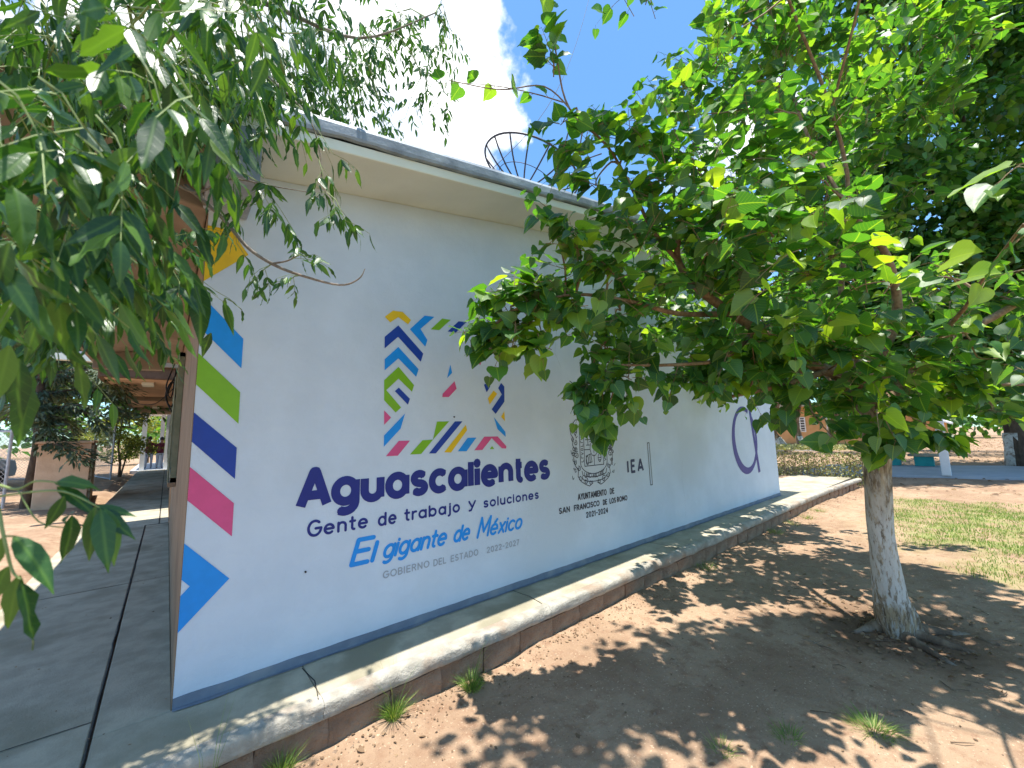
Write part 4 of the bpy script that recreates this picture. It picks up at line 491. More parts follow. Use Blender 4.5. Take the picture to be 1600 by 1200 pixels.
LOGO = [('yellow',[(1.117,2.319),(1.183,2.38),(1.264,2.384),(1.337,2.33),(1.312,2.29),(1.228,2.335),(1.161,2.281)]),
('navy',[(1.229,2.268),(1.448,2.065),(1.426,1.995),(1.228,2.175),(1.12,2.069),(1.119,2.16)]),
('blue',[(1.231,2.094),(1.407,1.932),(1.386,1.869),(1.232,2.003),(1.123,1.899),(1.122,1.985)]),
('green',[(1.234,1.936),(1.368,1.8),(1.35,1.746),(1.236,1.843),(1.138,1.748),(1.26,1.619),(1.216,1.579),(1.123,1.67),(1.12,1.822)]),
('navy',[(1.239,1.773),(1.333,1.689),(1.317,1.642),(1.207,1.744)]),
('pink',[(1.124,1.594),(1.18,1.54),(1.126,1.485)]),
('blue',[(1.293,1.572),(1.258,1.456),(1.126,1.322),(1.127,1.406)]),
('pink',[(1.244,1.363),(1.337,1.362),(1.237,1.251),(1.143,1.252)]),
('blue',[(1.46,2.388),(1.55,2.393),(1.422,2.269),(1.486,2.183),(1.465,2.126),(1.328,2.252)]),
('green',[(1.626,2.392),(1.712,2.395),(1.597,2.285),(1.516,2.28)]),
('navy',[(1.792,2.395),(1.875,2.402),(1.764,2.289),(1.68,2.286)]),
('pink',[(1.947,2.404),(2.011,2.41),(2.011,2.38),(1.906,2.297),(1.834,2.29)]),
('blue',[(2.093,2.379),(2.161,2.394),(2.195,2.374),(2.109,2.306),(2.076,2.34)]),
('pink',[(2.158,2.257),(2.201,2.221),(2.233,2.142),(2.191,2.165),(2.081,2.182)]),
('pink',[(1.974,2.067),(2.055,2.095),(2.021,2.022)]),
('blue',[(1.706,1.999),(1.723,1.928),(1.673,1.878)]),
('pink',[(1.747,1.857),(1.767,1.793),(1.689,1.718),(1.626,1.715),(1.63,1.743)]),
('navy',[(2.1,1.871),(2.133,1.833),(2.09,1.778),(2.061,1.845)]),
('yellow',[(2.171,1.798),(2.213,1.77),(2.123,1.667),(2.103,1.723)]),
('navy',[(2.262,1.875),(2.301,1.843),(2.298,1.699),(2.191,1.582),(2.145,1.623),(2.268,1.766),(2.226,1.825)]),
('yellow',[(2.295,1.608),(2.3,1.513),(2.254,1.556)]),
('blue',[(2.169,1.552),(2.302,1.415),(2.305,1.368),(2.208,1.443)]),
('green',[(1.575,1.51),(1.692,1.513),(1.549,1.374),(1.433,1.254),(1.337,1.255),(1.445,1.362),(1.538,1.364)]),
('navy',[(1.749,1.512),(1.825,1.513),(1.565,1.252),(1.502,1.255)]),
('yellow',[(1.859,1.483),(1.872,1.436),(1.709,1.253),(1.643,1.258)]),
('blue',[(1.877,1.37),(1.97,1.37),(1.865,1.256),(1.776,1.259)]),
('pink',[(2.056,1.376),(2.21,1.375),(2.311,1.281),(2.307,1.26),(2.255,1.266),(2.14,1.361),(2.033,1.26),(1.947,1.26)]),
('green',[(2.142,1.291),(2.167,1.262),(2.115,1.262)]),]
for c, p in LOGO: flat([p], 'emblem_piece', c)

# stroke lettering
def arc(cx, cy, rx, ry, a0, a1, n=14):
    return [(cx+rx*math.cos(R(a0+(a1-a0)*i/n)), cy+ry*math.sin(R(a0+(a1-a0)*i/n))) for i in range(n+1)]
DOT = lambda x, y: [(x, y-.015), (x, y+.015)]
LO = {
'a': (1, [arc(.45,.5,.45,.5,0,360,22), [(.9,1),(.9,0)]]),
'b': (1, [arc(.45,.5,.45,.5,0,360,22), [(0,1.42),(0,0)]]),
'd': (1, [arc(.45,.5,.45,.5,0,360,22), [(.9,1.42),(.9,0)]]),
'o': (1, [arc(.45,.5,.45,.5,0,360,22)]),
'g': (1, [arc(.45,.5,.45,.5,0,360,22), [(.9,1),(.9,0)]+arc(.45,-.05,.45,.42,0,-125,9)]),
'c': (.85, [arc(.45,.5,.45,.5,48,312,18)]),
'e': (1, [[(.0,.52),(.9,.52)]+arc(.45,.5,.45,.5,5,312,20)]),
'é': (1, [[(.0,.52),(.9,.52)]+arc(.45,.5,.45,.5,5,312,20), [(.4,1.2),(.65,1.5)]]),
'n': (.88, [[(0,1),(0,0)], [(0,.58)]+arc(.39,.6,.39,.4,180,0,12)+[(.78,0)]]),
'u': (.88, [[(0,1),(0,.4)]+arc(.39,.4,.39,.4,180,360,12)+[(.78,1)], [(.78,1),(.78,0)]]),
's': (.75, [arc(.33,.745,.30,.255,35,270,10)+arc(.33,.245,.32,.245,90,-145,11)[1:]]),
'l': (.12, [[(0,1.42),(0,0)]]),
'i': (.12, [[(0,1),(0,0)], DOT(0,1.32)]),
'j': (.3, [[(.2,1),(.2,-.15)]+arc(-.02,-.15,.22,.25,0,-95,6), DOT(.2,1.32)]),
't': (.55, [[(.2,1.4),(.2,.25)]+arc(.42,.25,.22,.25,180,275,6), [(-.02,.97),(.5,.97)]]),
'r': (.5, [[(0,1),(0,0)], [(0,.55)]+arc(.38,.58,.38,.42,180,75,8)]),
'y': (.85, [[(0,1),(.4,.05)], [(.8,1),(.25,-.42),(.02,-.45)]]),
'x': (.8, [[(0,1),(.7,0)], [(.7,1),(0,0)]]),
}
UP = {  # cap height 1
'A': (.8, [[(0,0),(.37,1),(.42,1),(.78,0)], [(.12,.3),(.66,.3)]]),
'B': (.62, [[(0,0),(0,1),(.3,1)]+arc(.3,.76,.24,.24,90,-90,8)+[(0,.52)], [(.3,.52)]+arc(.3,.26,.28,.26,90,-90,8)+[(0,0)]]),
'C': (.72, [arc(.42,.5,.42,.5,45,315,16)]),
'D': (.75, [[(0,0),(0,1),(.25,1)]+arc(.25,.5,.45,.5,90,-90,12)+[(0,0)]]),
'E': (.58, [[(.52,1),(0,1),(0,0),(.54,0)], [(0,.52),(.46,.52)]]),
'F': (.55, [[(.52,1),(0,1),(0,0)], [(0,.52),(.44,.52)]]),
'G': (.82, [arc(.42,.5,.42,.5,48,355,18)+[(.84,.48),(.48,.48)]]),
'I': (.1, [[(0,0),(0,1)]]),
'L': (.52, [[(0,1),(0,0),(.5,0)]]),
'M': (.85, [[(0,0),(.04,1),(.4,.25),(.76,1),(.8,0)]]),
'N': (.72, [[(0,0),(0,1),(.66,0),(.66,1)]]),
'O': (.88, [arc(.42,.5,.42,.5,0,360,24)]),
'R': (.65, [[(0,0),(0,1),(.3,1)]+arc(.3,.75,.25,.25,90,-90,8)+[(0,.5)], [(.3,.5),(.58,0)]]),
'S': (.6, [arc(.28,.745,.26,.255,35,270,10)+arc(.28,.245,.28,.245,90,-145,11)[1:]]),
'T': (.62, [[(0,1),(.6,1)], [(.3,1),(.3,0)]]),
'U': (.7, [[(0,1),(0,.32)]+arc(.31,.32,.31,.32,180,360,12)+[(.62,1)]]),
'Y': (.65, [[(0,1),(.3,.45),(.6,1)], [(.3,.45),(.3,0)]]),
'0': (.62, [arc(.28,.5,.28,.5,0,360,20)]),
'1': (.3, [[(0,.78),(.2,1),(.2,0)]]),
'2': (.58, [arc(.26,.73,.26,.27,170,-30,10)+[(0,0),(.54,0)]]),
'4': (.6, [[(.42,0),(.42,1),(0,.3),(.56,.3)]]),
'7': (.52, [[(0,1),(.5,1),(.15,0)]]),
'-': (.4, [[(0,.48),(.3,.48)]]),
}
def ribbon(pl, w, out, flatcap=False):
    h = w/2; closed = math.hypot(pl[0][0]-pl[-1][0], pl[0][1]-pl[-1][1]) < 1e-5; short = len(pl) == 2 and math.hypot(pl[0][0]-pl[-1][0], pl[0][1]-pl[-1][1]) < w
    for (x0,y0),(x1,y1) in zip(pl[:-1], pl[1:]):
        dx, dy = x1-x0, y1-y0; l = math.hypot(dx,dy)
        if l < 1e-6: continue
        nx_, ny_ = -dy/l*h, dx/l*h
        out.append([(x0+nx_,y0+ny_),(x0-nx_,y0-ny_),(x1-nx_,y1-ny_),(x1+nx_,y1+ny_)])
    for x, y in (pl if (closed or short or not flatcap) else pl[1:-1]): out.append([(x+h*(1.25 if short and flatcap else 1)*math.cos(2*math.pi*k/10+.2), y+h*(1.25 if short and flatcap else 1)*math.sin(2*math.pi*k/10+.2)) for k in range(10)])
def word(txt, x0, x1, base, xh, cap, sw, m_, gap=.3, shear=0, slope=0, name='lettering', flatcap=False):
    """fit word between x0 and x1 ; xh lower-case height, cap capital height"""
    gl = []; cur = 0
    for ch in txt:
        if ch == ' ': cur += .6; continue
        up = ch in UP and not (ch in LO and ch.islower())
        adv, st = (UP if up else LO)[ch]; s = cap/xh if up else 1
        gl.append((cur, s, st, 1.12*s if up else 1)); cur += adv*(s*1.0 if up else 1) + gap
    cur -= gap
    wd = (x1-x0-sw)/cur
    out = []
    for cx, s, st, _ in gl:
        for pl in st:
            q = []
            for (px, py) in pl:
                X = x0+sw/2+(cx+px*s)*wd; Z = base+sw/2+py*s*(xh if 1 else 1)*(1-sw/(xh*s)*.9)
                q.append((X+shear*(Z-base), Z+slope*(X-x0)))
            ribbon(q, sw, out, flatcap)
    return flat(out, name, m_)
word('Aguascalientes', .545, 2.895, .930, .196, .272, .060, 'letter', gap=.33, flatcap=True)
word('Gente', .62, 1.025, .757, .072, .108, .017, 'letter', .42)
word('de', 1.09, 1.24, .752, .072, .108, .017, 'letter', .42)
word('trabajo', 1.295, 1.80, .757, .068, .1, .017, 'letter', .42)
word('y', 1.878, 1.961, .77, .066, .1, .016, 'letter')
word('soluciones', 2.037, 2.716, .757, .062, .1, .0155, 'letter', .42)
word('El', .889, 1.08, .512, .11, .185, .031, 'sky', .22, .3)
word('gigante', 1.12, 1.66, .518, .10, .17, .023, 'sky', .25, .3)
word('de', 1.715, 1.885, .518, .10, .17, .023, 'sky', .25, .3)
word('México', 1.955, 2.48, .51, .10, .175, .022, 'sky', .25, .3)
for t_, a, b in (('GOBIERNO',1.134,1.511),('DEL',1.544,1.661),('ESTADO',1.702,1.978),('2022-2027',2.066,2.442)):
    word(t_, a, b, .382-(a-1.13)*.012, .05, .052, .0085, 'grey', .32)
for t_, a, b in (('AYUNTAMIENTO',3.29,3.80),('DE',3.86,3.949)): word(t_, a, b, .668, .066, .068, .013, 'ink', .3)
for t_, a, b in (('SAN',2.99,3.16),('FRANCISCO',3.22,3.66),('DE',3.72,3.80),('LOS',3.845,3.97),('ROMO',3.99,4.205)): word(t_, a, b, .567-(a-2.99)*.006, .06, .062, .013, 'ink', .3)
word('2021-2024', 3.415, 3.81, .468, .06, .062, .012, 'ink', .34)
word('IEA', 4.235, 4.608, .872, .165, .168, .034, 'inknavy', .45, flatcap=True)
def outline(pts, w, m_='ink', name='lettering', closed=True):
    o_ = []; ribbon(pts+[pts[0]] if closed else pts, w, o_); return o_
flat(outline([(4.74,.69),(4.788,.69),(4.77,1.235),(4.728,1.235)], .010), 'painted_bar', 'ink')
# calligraphic letter a
def thick(pl, ws, out):
    Lp = []; Rp = []
    for i, (x, y) in enumerate(pl):
        a = pl[max(i-1,0)]; b = pl[min(i+1,len(pl)-1)]; dx, dy = b[0]-a[0], b[1]-a[1]; l = math.hypot(dx,dy); h = ws[i]/2
        Lp.append((x-dy/l*h, y+dx/l*h)); Rp.append((x+dy/l*h, y-dx/l*h))
    for i in range(len(pl)-1): out.append([Lp[i],Rp[i],Rp[i+1],Lp[i+1]])
o_ = []
el = arc(8.07,1.19,.54,.57,65,405,48)
ws = [.085+.075*max(0, math.cos(R(65+340*i/48-215)))**1.5 for i in range(49)]
thick(el, ws, o_)
thick([(8.40,1.80),(8.44,1.55),(8.50,1.2),(8.555,.9),(8.615,.55)], [.10,.10,.10,.10,.11], o_)
flat(o_, 'painted_letter', 'biga')
# coat of arms drawn in line
cr = []; lw = .0085
def S(pl, w=lw): ribbon(pl, w, cr)
def wig(cx, cy, s, a0, turns=1.2, flip=1):
    S([(cx+flip*s*(1-t*.75)*math.cos(a0+t*turns*2*math.pi), cy+s*(1-t*.75)*math.sin(a0+t*turns*2*math.pi)) for t in [i/14 for i in range(15)]])
S([(3.36,1.46),(3.36,1.06)]+arc(3.60,1.06,.24,.13,180,360,14)+[(3.84,1.46),(3.36,1.46)])
S([(3.43,1.38),(3.43,1.02),(3.77,1.02),(3.77,1.38),(3.43,1.38)])
S([(3.60,1.38),(3.60,1.28)]); S([(3.60,1.14),(3.60,1.02)]); S([(3.43,1.2),(3.53,1.2)]); S([(3.67,1.2),(3.77,1.2)])
S(arc(3.6,1.21,.065,.085,0,360,18)); S([(3.6,1.26),(3.6,1.16)]); S([(3.575,1.235),(3.625,1.235)]); S([(3.53,1.29),(3.67,1.29),(3.67,1.25)])
S([(3.50,1.36),(3.50,1.25)]); S([(3.455,1.31),(3.545,1.31)]); S([(3.47,1.25),(3.53,1.25)])
S([(3.62,1.37),(3.65,1.30),(3.68,1.36)]); S([(3.70,1.36),(3.74,1.29)]); S(DOT(3.66,1.24)); S(DOT(3.71,1.25)); S(DOT(3.74,1.24))
S([(3.46,1.13),(3.54,1.15),(3.56,1.06),(3.47,1.05),(3.46,1.13)]); S(arc(3.48,1.08,.022,.05,0,360,10)); S([(3.52,1.14),(3.53,1.05)])
S(arc(3.70,1.10,.028,.045,0,360,12)); S([(3.675,1.10),(3.725,1.10)]); S([(3.68,1.075),(3.72,1.075)])
rr = random.Random(12)
# border lettering reduced to the unreadable strokes the photograph shows
for side, x in ((0,3.395),(1,3.805)):
    for i in range(9):
        z = 1.07+.042*i
        k = (i*3+side*2) % 4
        if k == 0: S([(x-.018,z),(x+.018,z),(x+.018,z+.02)], .007)
        elif k == 1: S(arc(x,z+.008,.017,.013,0,360,8), .007)
        elif k == 2: S([(x-.018,z-.008),(x+.018,z+.005),(x-.018,z+.018)], .007)
        else: S([(x-.018,z),(x+.018,z)], .007); S([(x-.018,z),(x-.018,z+.02)], .007)
for i in range(12):
    x = 3.42+.031*i; z = .905+.03*math.sin(i/11*math.pi)*-1+.03; k = i % 4
    if k == 0: S([(x,z-.02),(x,z+.02)], .007)
    elif k == 1: S([(x-.01,z-.02),(x,z+.02),(x+.01,z-.02)], .007)
    elif k == 2: S(arc(x,z,.01,.02,0,360,8), .007)
    else: S([(x+.01,z+.02),(x-.01,z+.02),(x-.01,z-.02),(x+.01,z-.02)], .007)
S([(3.38,.97)]+arc(3.6,.94,.22,.045,200,340,10)+[(3.82,.97)]); S([(3.38,.90)]+arc(3.6,.89,.21,.045,200,340,10)+[(3.82,.90)])
for fl in (-1, 1):
    X = lambda d: 3.6+fl*d
    S([(X(.13),1.50),(X(.2),1.54),(X(.30),1.53),(X(.37),1.47),(X(.385),1.38),(X(.34),1.33),(X(.36),1.26),(X(.32),1.20),(X(.35),1.12),(X(.33),1.04),(X(.28),.98),(X(.29),.92),(X(.24),.86),(X(.16),.82),(X(.10),.80),(X(.04),.83)])
    S([(X(.26),1.45),(X(.32),1.48),(X(.35),1.42),(X(.31),1.36),(X(.28),1.40)])
    for cx, cy, s_, a_ in ((.31,1.42,.045,0),(.31,1.28,.03,1),(.34,1.22,.03,2),(.30,1.14,.035,.5),(.33,1.07,.028,2),(.27,1.0,.03,1),(.25,.90,.035,2.4),(.16,.86,.04,.4),(.08,.84,.03,2),(.19,1.52,.035,3),(.35,1.32,.025,4),(.30,1.21,.028,3.3),(.36,1.16,.024,1.4)):
        wig(X(cx), cy, s_, a_+rr.random(), 1.15, fl)
    for i in range(10):
        a = rr.uniform(.27,.37); z = rr.uniform(.9,1.45); S([(X(a),z),(X(a+.02),z+rr.uniform(-.02,.02)),(X(a+.028),z+.022)], .007)
S([(3.47,1.50),(3.50,1.56),(3.55,1.53),(3.60,1.58),(3.65,1.53),(3.70,1.56),(3.73,1.50)]); S([(3.47,1.50),(3.73,1.50)])
flat(cr, 'painted_crest', 'ink')
for pts in ([(5.6,.15),(5.62,.4),(5.58,.7),(5.63,.95)],[(6.9,1.9),(7.0,1.7),(6.98,1.45)],[(3.0,2.7),(3.05,2.5),(3.02,2.25),(3.1,2.1)]):
    q_ = []; ribbon([(a+.006*math.sin(k*2.1),b) for k,(a,b) in enumerate(pts)], .0022, q_); flat(q_, 'hairline_crack', 'grey')
# two small fixings stuck in the plaster
for x, z in ((.62,.55),(1.74,1.55)): MB().tube([(x,-.001,z),(x,-.012,z)], .006, 8).build('wall_screw', 'black', cl_)

# ---------------------------------------------------------------- dish frame on the roof
dish = empty('satellite_dish', DISH, 'dark wire frame dish with radial ribs rising behind the grey roof edge', 'satellite dish')
dc = Vector(DISH); ax = Vector((.25,-.28,.93)).normalized(); ea = ax.orthogonal().normalized(); eb = ax.cross(ea); RD = .84
def dp(r, t): return dc + (ea*math.cos(t)+eb*math.sin(t))*r*RD + ax*(r*r*.36-.1)
MB().tube([dp(1,2*math.pi*i/48) for i in range(49)], .016, 6, False).build('rim', 'rust', dish, smooth=True)
MB().tube([dp(.6,2*math.pi*i/36) for i in range(37)], .006, 5, False).build('inner_ring', 'rust', dish, smooth=True)
rb = None
for k in range(16):
    MB().tube([dp(r_, 2*math.pi*k/16) for r_ in np.linspace(.12,1,7)], .013, 5).build('rib', 'rust', dish, smooth=True)
MB().tube([dp(0,0)-ax*.02, dp(0,0)+ax*.06], .13*RD, 14).build('hub', 'rust', dish)
MB().tube([dp(0,0)-ax*.02, Vector((dc.x, dc.y, SZ(dc.x)+.15))], .04, 8).build('mast', 'rust', dish)
c_ = MB().tube([Vector(CABLE[0])+(Vector(CABLE[2])-Vector(CABLE[0]))*(i/16)+Vector((0,0,-1.4*math.sin(math.pi*i/16))) for i in range(17)], .007, 5).build('overhead_cable', 'black', smooth=True)
tag(c_, 'thin overhead wire crossing the blue sky above the roof', 'cable')

# ---------------------------------------------------------------- neighbouring classroom along the walk
nb = empty('neighbour_classroom', (0,8.4,0), 'tan classroom block farther along the left walkway with dark beam and soffit', 'building')
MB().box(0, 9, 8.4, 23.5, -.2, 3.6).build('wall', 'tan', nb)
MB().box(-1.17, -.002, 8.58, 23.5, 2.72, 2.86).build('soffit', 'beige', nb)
MB().box(-1.2, -.002, 8.38, 8.575, 2.72, 3.05).build('beam', 'brown', nb)
MB().box(-1.25, 9.2, 8.28, 8.376, 2.97, 3.1).build('beam_cap', 'tansoff', nb)
MB().box(-1.25, 9.2, 8.378, 23.6, 3.1, 3.3).build('roof', 'tansoff', nb)
MB().box(-1.26, -1.175, 8.58, 23.5, 2.72, 3.02).build('fascia', 'brown', nb)
for y in (9.1, 17.5): MB().box(-.62, -.42, y, y+.5, 2.66, 2.717).build('light_fitting', 'cream', nb)
for y in (13.0, 18.2): MB().box(-1.17,-.002,y,y+.15,2.60,2.717).build('soffit_beam', 'tansoff', nb)
window(9.4, 12.2, .93, 2.4, nb); window(14.2, 17.4, .93, 2.4, nb); window(19.2, 22.4, .93, 2.4, nb)
gt = empty('rain_gutter', (-1.3,8.3,3.0), 'yellow lit metal gutter end jutting beyond the dark beam of the far walkway roof', 'gutter')
MB().box(-2.1,-1.28,8.25,8.42,2.98,3.03).box(-2.1,-1.28,8.25,8.265,3.03,3.10).box(-2.1,-1.28,8.405,8.42,3.03,3.10).build('channel', 'cream', gt)
MB().box(-1.75,-1.1,8.30,8.37,3.105,3.17).build('cover_strip', 'galv', gt)

# white tube awning and students
aw = empty('awning_frame', (-1.0,24.3,0), 'white steel awning frame standing at the far end of the left walkway', 'awning')
for x, y in ((-1.0,24.3),(-.35,27.5),(-.1,24.35)):
    MB().box(x-.09,x+.09,y-.09,y+.09,-.1,2.9).build('post', 'white', aw)
MB().box(-1.3,.2,24.2,24.4,2.9,3.02).build('crossbar', 'white', aw); MB().box(-1.25,-1.05,24.41,32,2.9,3.02).build('side_rail', 'white', aw)
MB().box(-1.4,3,24.42,32,3.03,3.07).build('roof_sheet', 'white', aw)
f_ = MB().box(-1.4,3,24.01,33,-.2,.012).build('courtyard_floor', 'path'); tag(f_, kind='structure')
def cloth(name, legs, top, skin, zc, zn):
    m, nt, b = mat(name)
    tc = nt.nodes.new('ShaderNodeTexCoord'); sp = nt.nodes.new('ShaderNodeSeparateXYZ'); nt.links.new(tc.outputs['Object'], sp.inputs[0])
    def mixf(f, a, c):
        n = N(nt, 'ShaderNodeMix', data_type='RGBA'); nt.links.new(f, n.inputs[0])
        for i, q in ((6, a), (7, c)):
            if isinstance(q, tuple): n.inputs[i].default_value = rgb(q)
            else: nt.links.new(q, n.inputs[i])
        return n.outputs[2]
    c = mixf(mth(nt, 'GREATER_THAN', sp.outputs[2], zc), legs, top); c = mixf(mth(nt, 'GREATER_THAN', sp.outputs[2], zn), c, skin)
    c = mixf(mth(nt, 'LESS_THAN', sp.outputs[2], .06), c, (.03,.03,.03))
    nt.links.new(c, b.inputs['Base Color']); return m
cm = cloth('school uniform', (.36,.38,.44), (.10,.012,.025), (.32,.18,.11), .78, 1.30)
hairm = noisemat('black hair', (.012,.010,.010), (.03,.025,.02), 30, .5, 0)
def person(x, y, rz, lean, label, hgt=1.0):
    root = empty('person', (x,y,.012), label, 'person', None)
    root.rotation_euler = (0,0,rz); root.scale = (hgt,)*3
    J = {'pel':(0,0,.84,.13,.10),'sp':(0,lean*.4,1.02,.135,.095),'ch':(0,lean*.8,1.20,.15,.10),'nk':(0,lean,1.345,.05,.05),'hd':(0,lean*1.15,1.44,.075,.085),'tp':(0,lean*1.2,1.54,.07,.08),
     'hl':(.09,0,.80,.085,.09),'kl':(.10,.02,.45,.06,.06),'al':(.10,-.01,.09,.04,.045),'tl':(.11,.12,.035,.04,.03),
     'hr':(-.09,0,.80,.085,.09),'kr':(-.10,.04,.45,.06,.06),'ar':(-.11,.0,.09,.04,.045),'tr':(-.12,.13,.035,.04,.03),
     'sl':(.19,lean*.8,1.25,.055,.055),'el':(.25,lean*.6+.05,1.0,.042,.042),'wl':(.20,lean*.6+.22,.86,.03,.03),'fl':(.18,lean*.6+.30,.82,.03,.018),
     'sr':(-.19,lean*.8,1.25,.055,.055),'er':(-.25,lean*.6+.05,1.0,.042,.042),'wr':(-.20,lean*.6+.22,.86,.03,.03),'fr':(-.18,lean*.6+.30,.82,.03,.018)}
    E = ['pel-sp','sp-ch','ch-nk','nk-hd','hd-tp','pel-hl','hl-kl','kl-al','al-tl','pel-hr','hr-kr','kr-ar','ar-tr','ch-sl','sl-el','el-wl','wl-fl','ch-sr','sr-er','er-wr','wr-fr']
    ks = list(J); me = bpy.data.meshes.new('body'); me.from_pydata([J[k][:3] for k in ks], [tuple(ks.index(q) for q in e.split('-')) for e in E], [])
    me.materials.append(cm); o = bpy.data.objects.new('body', me); COL.objects.link(o); o.parent = root
    s_ = o.modifiers.new('skin', 'SKIN'); 
    sv = me.skin_vertices[0].data if me.skin_vertices else None
    if sv is None:
        bpy.context.view_layer.objects.active = o
        bm = bmesh.new(); bm.from_mesh(me); bm.verts.layers.skin.verify(); bm.to_mesh(me); bm.free(); sv = me.skin_vertices[0].data
    for i, k in enumerate(ks): sv[i].radius = J[k][3:5]; sv[i].use_root = (k == 'pel')
    ss = o.modifiers.new('sub', 'SUBSURF'); ss.levels = 1; ss.render_levels = 2; s_.use_smooth_shade = True
    hb = MB(); c0 = Vector((0,lean*1.18-.012,1.505)); nU, nV = 12, 7
    for j in range(nV+1):
        th = R(110)*j/nV
        for i in range(nU):
            ph = 2*math.pi*i/nU; drop = 1.0+.25*(math.sin(ph) < -.2)
            hb.v.append(tuple(c0+Vector((.098*math.sin(th)*math.cos(ph), .112*math.sin(th)*math.sin(ph)-.01, .105*math.cos(th)*drop))))
    for j in range(nV):
        for i in range(nU): hb.f.append((j*nU+i,(j+1)*nU+i,(j+1)*nU+(i+1)%nU,j*nU+(i+1)%nU))
    me2 = hb.mesh('hair', True); me2.materials.append(hairm); h = bpy.data.objects.new('hair', me2); COL.objects.link(h); h.parent = root
    return root
person(-.78,25.3, R(10), .10, 'student in maroon sweater and grey trousers, nearest the white post on the walkway', 1.03)
person(-.36,25.1, R(-20), .14, 'student in maroon sweater standing in the middle of the three at the walkway end', 1.0)
person(.0,25.5, R(40), .10, 'student in maroon sweater half hidden behind the tan facade at the walkway end', 1.04)

# ---------------------------------------------------------------- left yard
bw = empty('yard_wall', (-2,11,0), 'low beige rendered wall with block pattern flank behind the conifer', 'wall')
pts = [(-2.36,11.2),(-1.47,10.95),(-1.66,13.6),(-2.5,13.8)]
MB().prism(pts, -.12, 1.40).build('wall_body', 'beige', bw, bevel=.02)
MB().prism([(-2.40,11.14),(-1.43,10.89),(-1.62,13.64),(-2.54,13.86)], 1.402, 1.46).build('coping', 'beige', bw, bevel=.01)
dv = (Vector((-1.66,13.6,0))-Vector((-1.47,10.95,0))); dn = Vector((dv.y,-dv.x,0)).normalized()
me = MB().box(-.09,.09,-.02,.02,-.07,.07).mesh('block'); me.materials.append(M['concrete'])
for i in range(9):
    for j in range(9):
        p_ = Vector((-1.47,10.95,0))+dv*((i+.6)/9.6)+dn*.022
        inst(me, 'block', (p_.x,p_.y,.02+j*.158), bw, (0,0,math.atan2(dv.y,dv.x)))
def chain(name, a, b, z0, z1, label, step=.12, npost=2):
    a = Vector(a).to_3d(); b = Vector(b).to_3d(); r_ = empty(name, (a.x,a.y,z0), label, 'fence'); d = b-a; Ln = d.length; d.normalize(); H = z1-z0
    for i in range(npost+1):
        p_ = a+d*Ln*i/npost; MB().tube([(p_.x,p_.y,z0-.1),(p_.x,p_.y,z1)], .03, 8).build('post', 'galv', r_)
    for z in (z0+.06, z1-.03): MB().tube([(a.x,a.y,z),(b.x,b.y,z)], .02, 6).build('rail', 'galv', r_)
    w_ = MB(); k = -H
    while k < Ln:
        for sg in (1, -1):
            s0 = max(0, k); s1 = min(Ln, k+H)
            if s1 > s0:
                h0 = (s0-k); h1 = (s1-k)
                if sg < 0: h0, h1 = H-h0, H-h1
                p0 = a+d*s0; p1 = a+d*s1; w_.tube([(p0.x,p0.y,z0+h0),(p1.x,p1.y,z0+h1)], .004, 3, False)
        k += step
    w_.build('chain_mesh', 'galv', r_, kind='stuff')
    return r_
chain('chain_link_fence', (-2.95,12.2), (-6.5,14.5), -.1, 1.75, 'grey chain link fence at the left edge behind the conifer trunk', .11, 2)
chain('chain_link_gate', (-2.55,22.9), (-1.75,20.0), -.1, 2.05, 'grey chain link gate panel between low beige wall and small yellowing tree', .12, 1)
chain('chain_link_fence', (-2.56,22.95), (-6.5,24.5), -.1, 2.05, 'farther chain link fence run showing above the low beige wall', .12, 3)
# parked vehicle behind the fence
car = empty('parked_car', (-6.2,20,-.1), 'pale silver car parked behind the chain link fence at the left edge', 'car')
cp = MB(); prof = [(-2.1,.35),(-2.1,.75),(-1.9,.88),(-1.0,.95),(-.45,1.42),(.9,1.45),(1.55,.98),(2.05,.92),(2.15,.6),(2.1,.32)]
k = len(prof); cp.v = [(x,-.8,z) for x, z in prof]+[(x,.8,z) for x, z in prof]
cp.f = [tuple(range(k)), tuple(reversed(range(k,2*k)))]+[(i,k+i,k+(i+1)%k,(i+1)%k) for i in range(k)]
carpaint = noisemat('silver car paint', (.55,.60,.66), (.60,.65,.72), 2, .3, 0, spec=.6)
ob = cp.build('body', carpaint, None, bevel=.05)
cw = [MB().poly([(-.88,-.802,1.0),(-.42,-.802,1.36),(.18,-.802,1.38),(.18,-.802,1.0)]).build('window','dark'), MB().poly([(.25,-.802,1.0),(.25,-.802,1.38),(.85,-.802,1.38),(1.35,-.802,1.0)]).build('window','dark')]
wm = [MB().tube([(x,y,.32),(x,y+.2,.32)], .32, 16).build('wheel','black') for x in (-1.35,1.35) for y in (-.83,.63)]
for o in [ob]+cw+wm: o.parent = car
car.rotation_euler = (0,0,R(60))

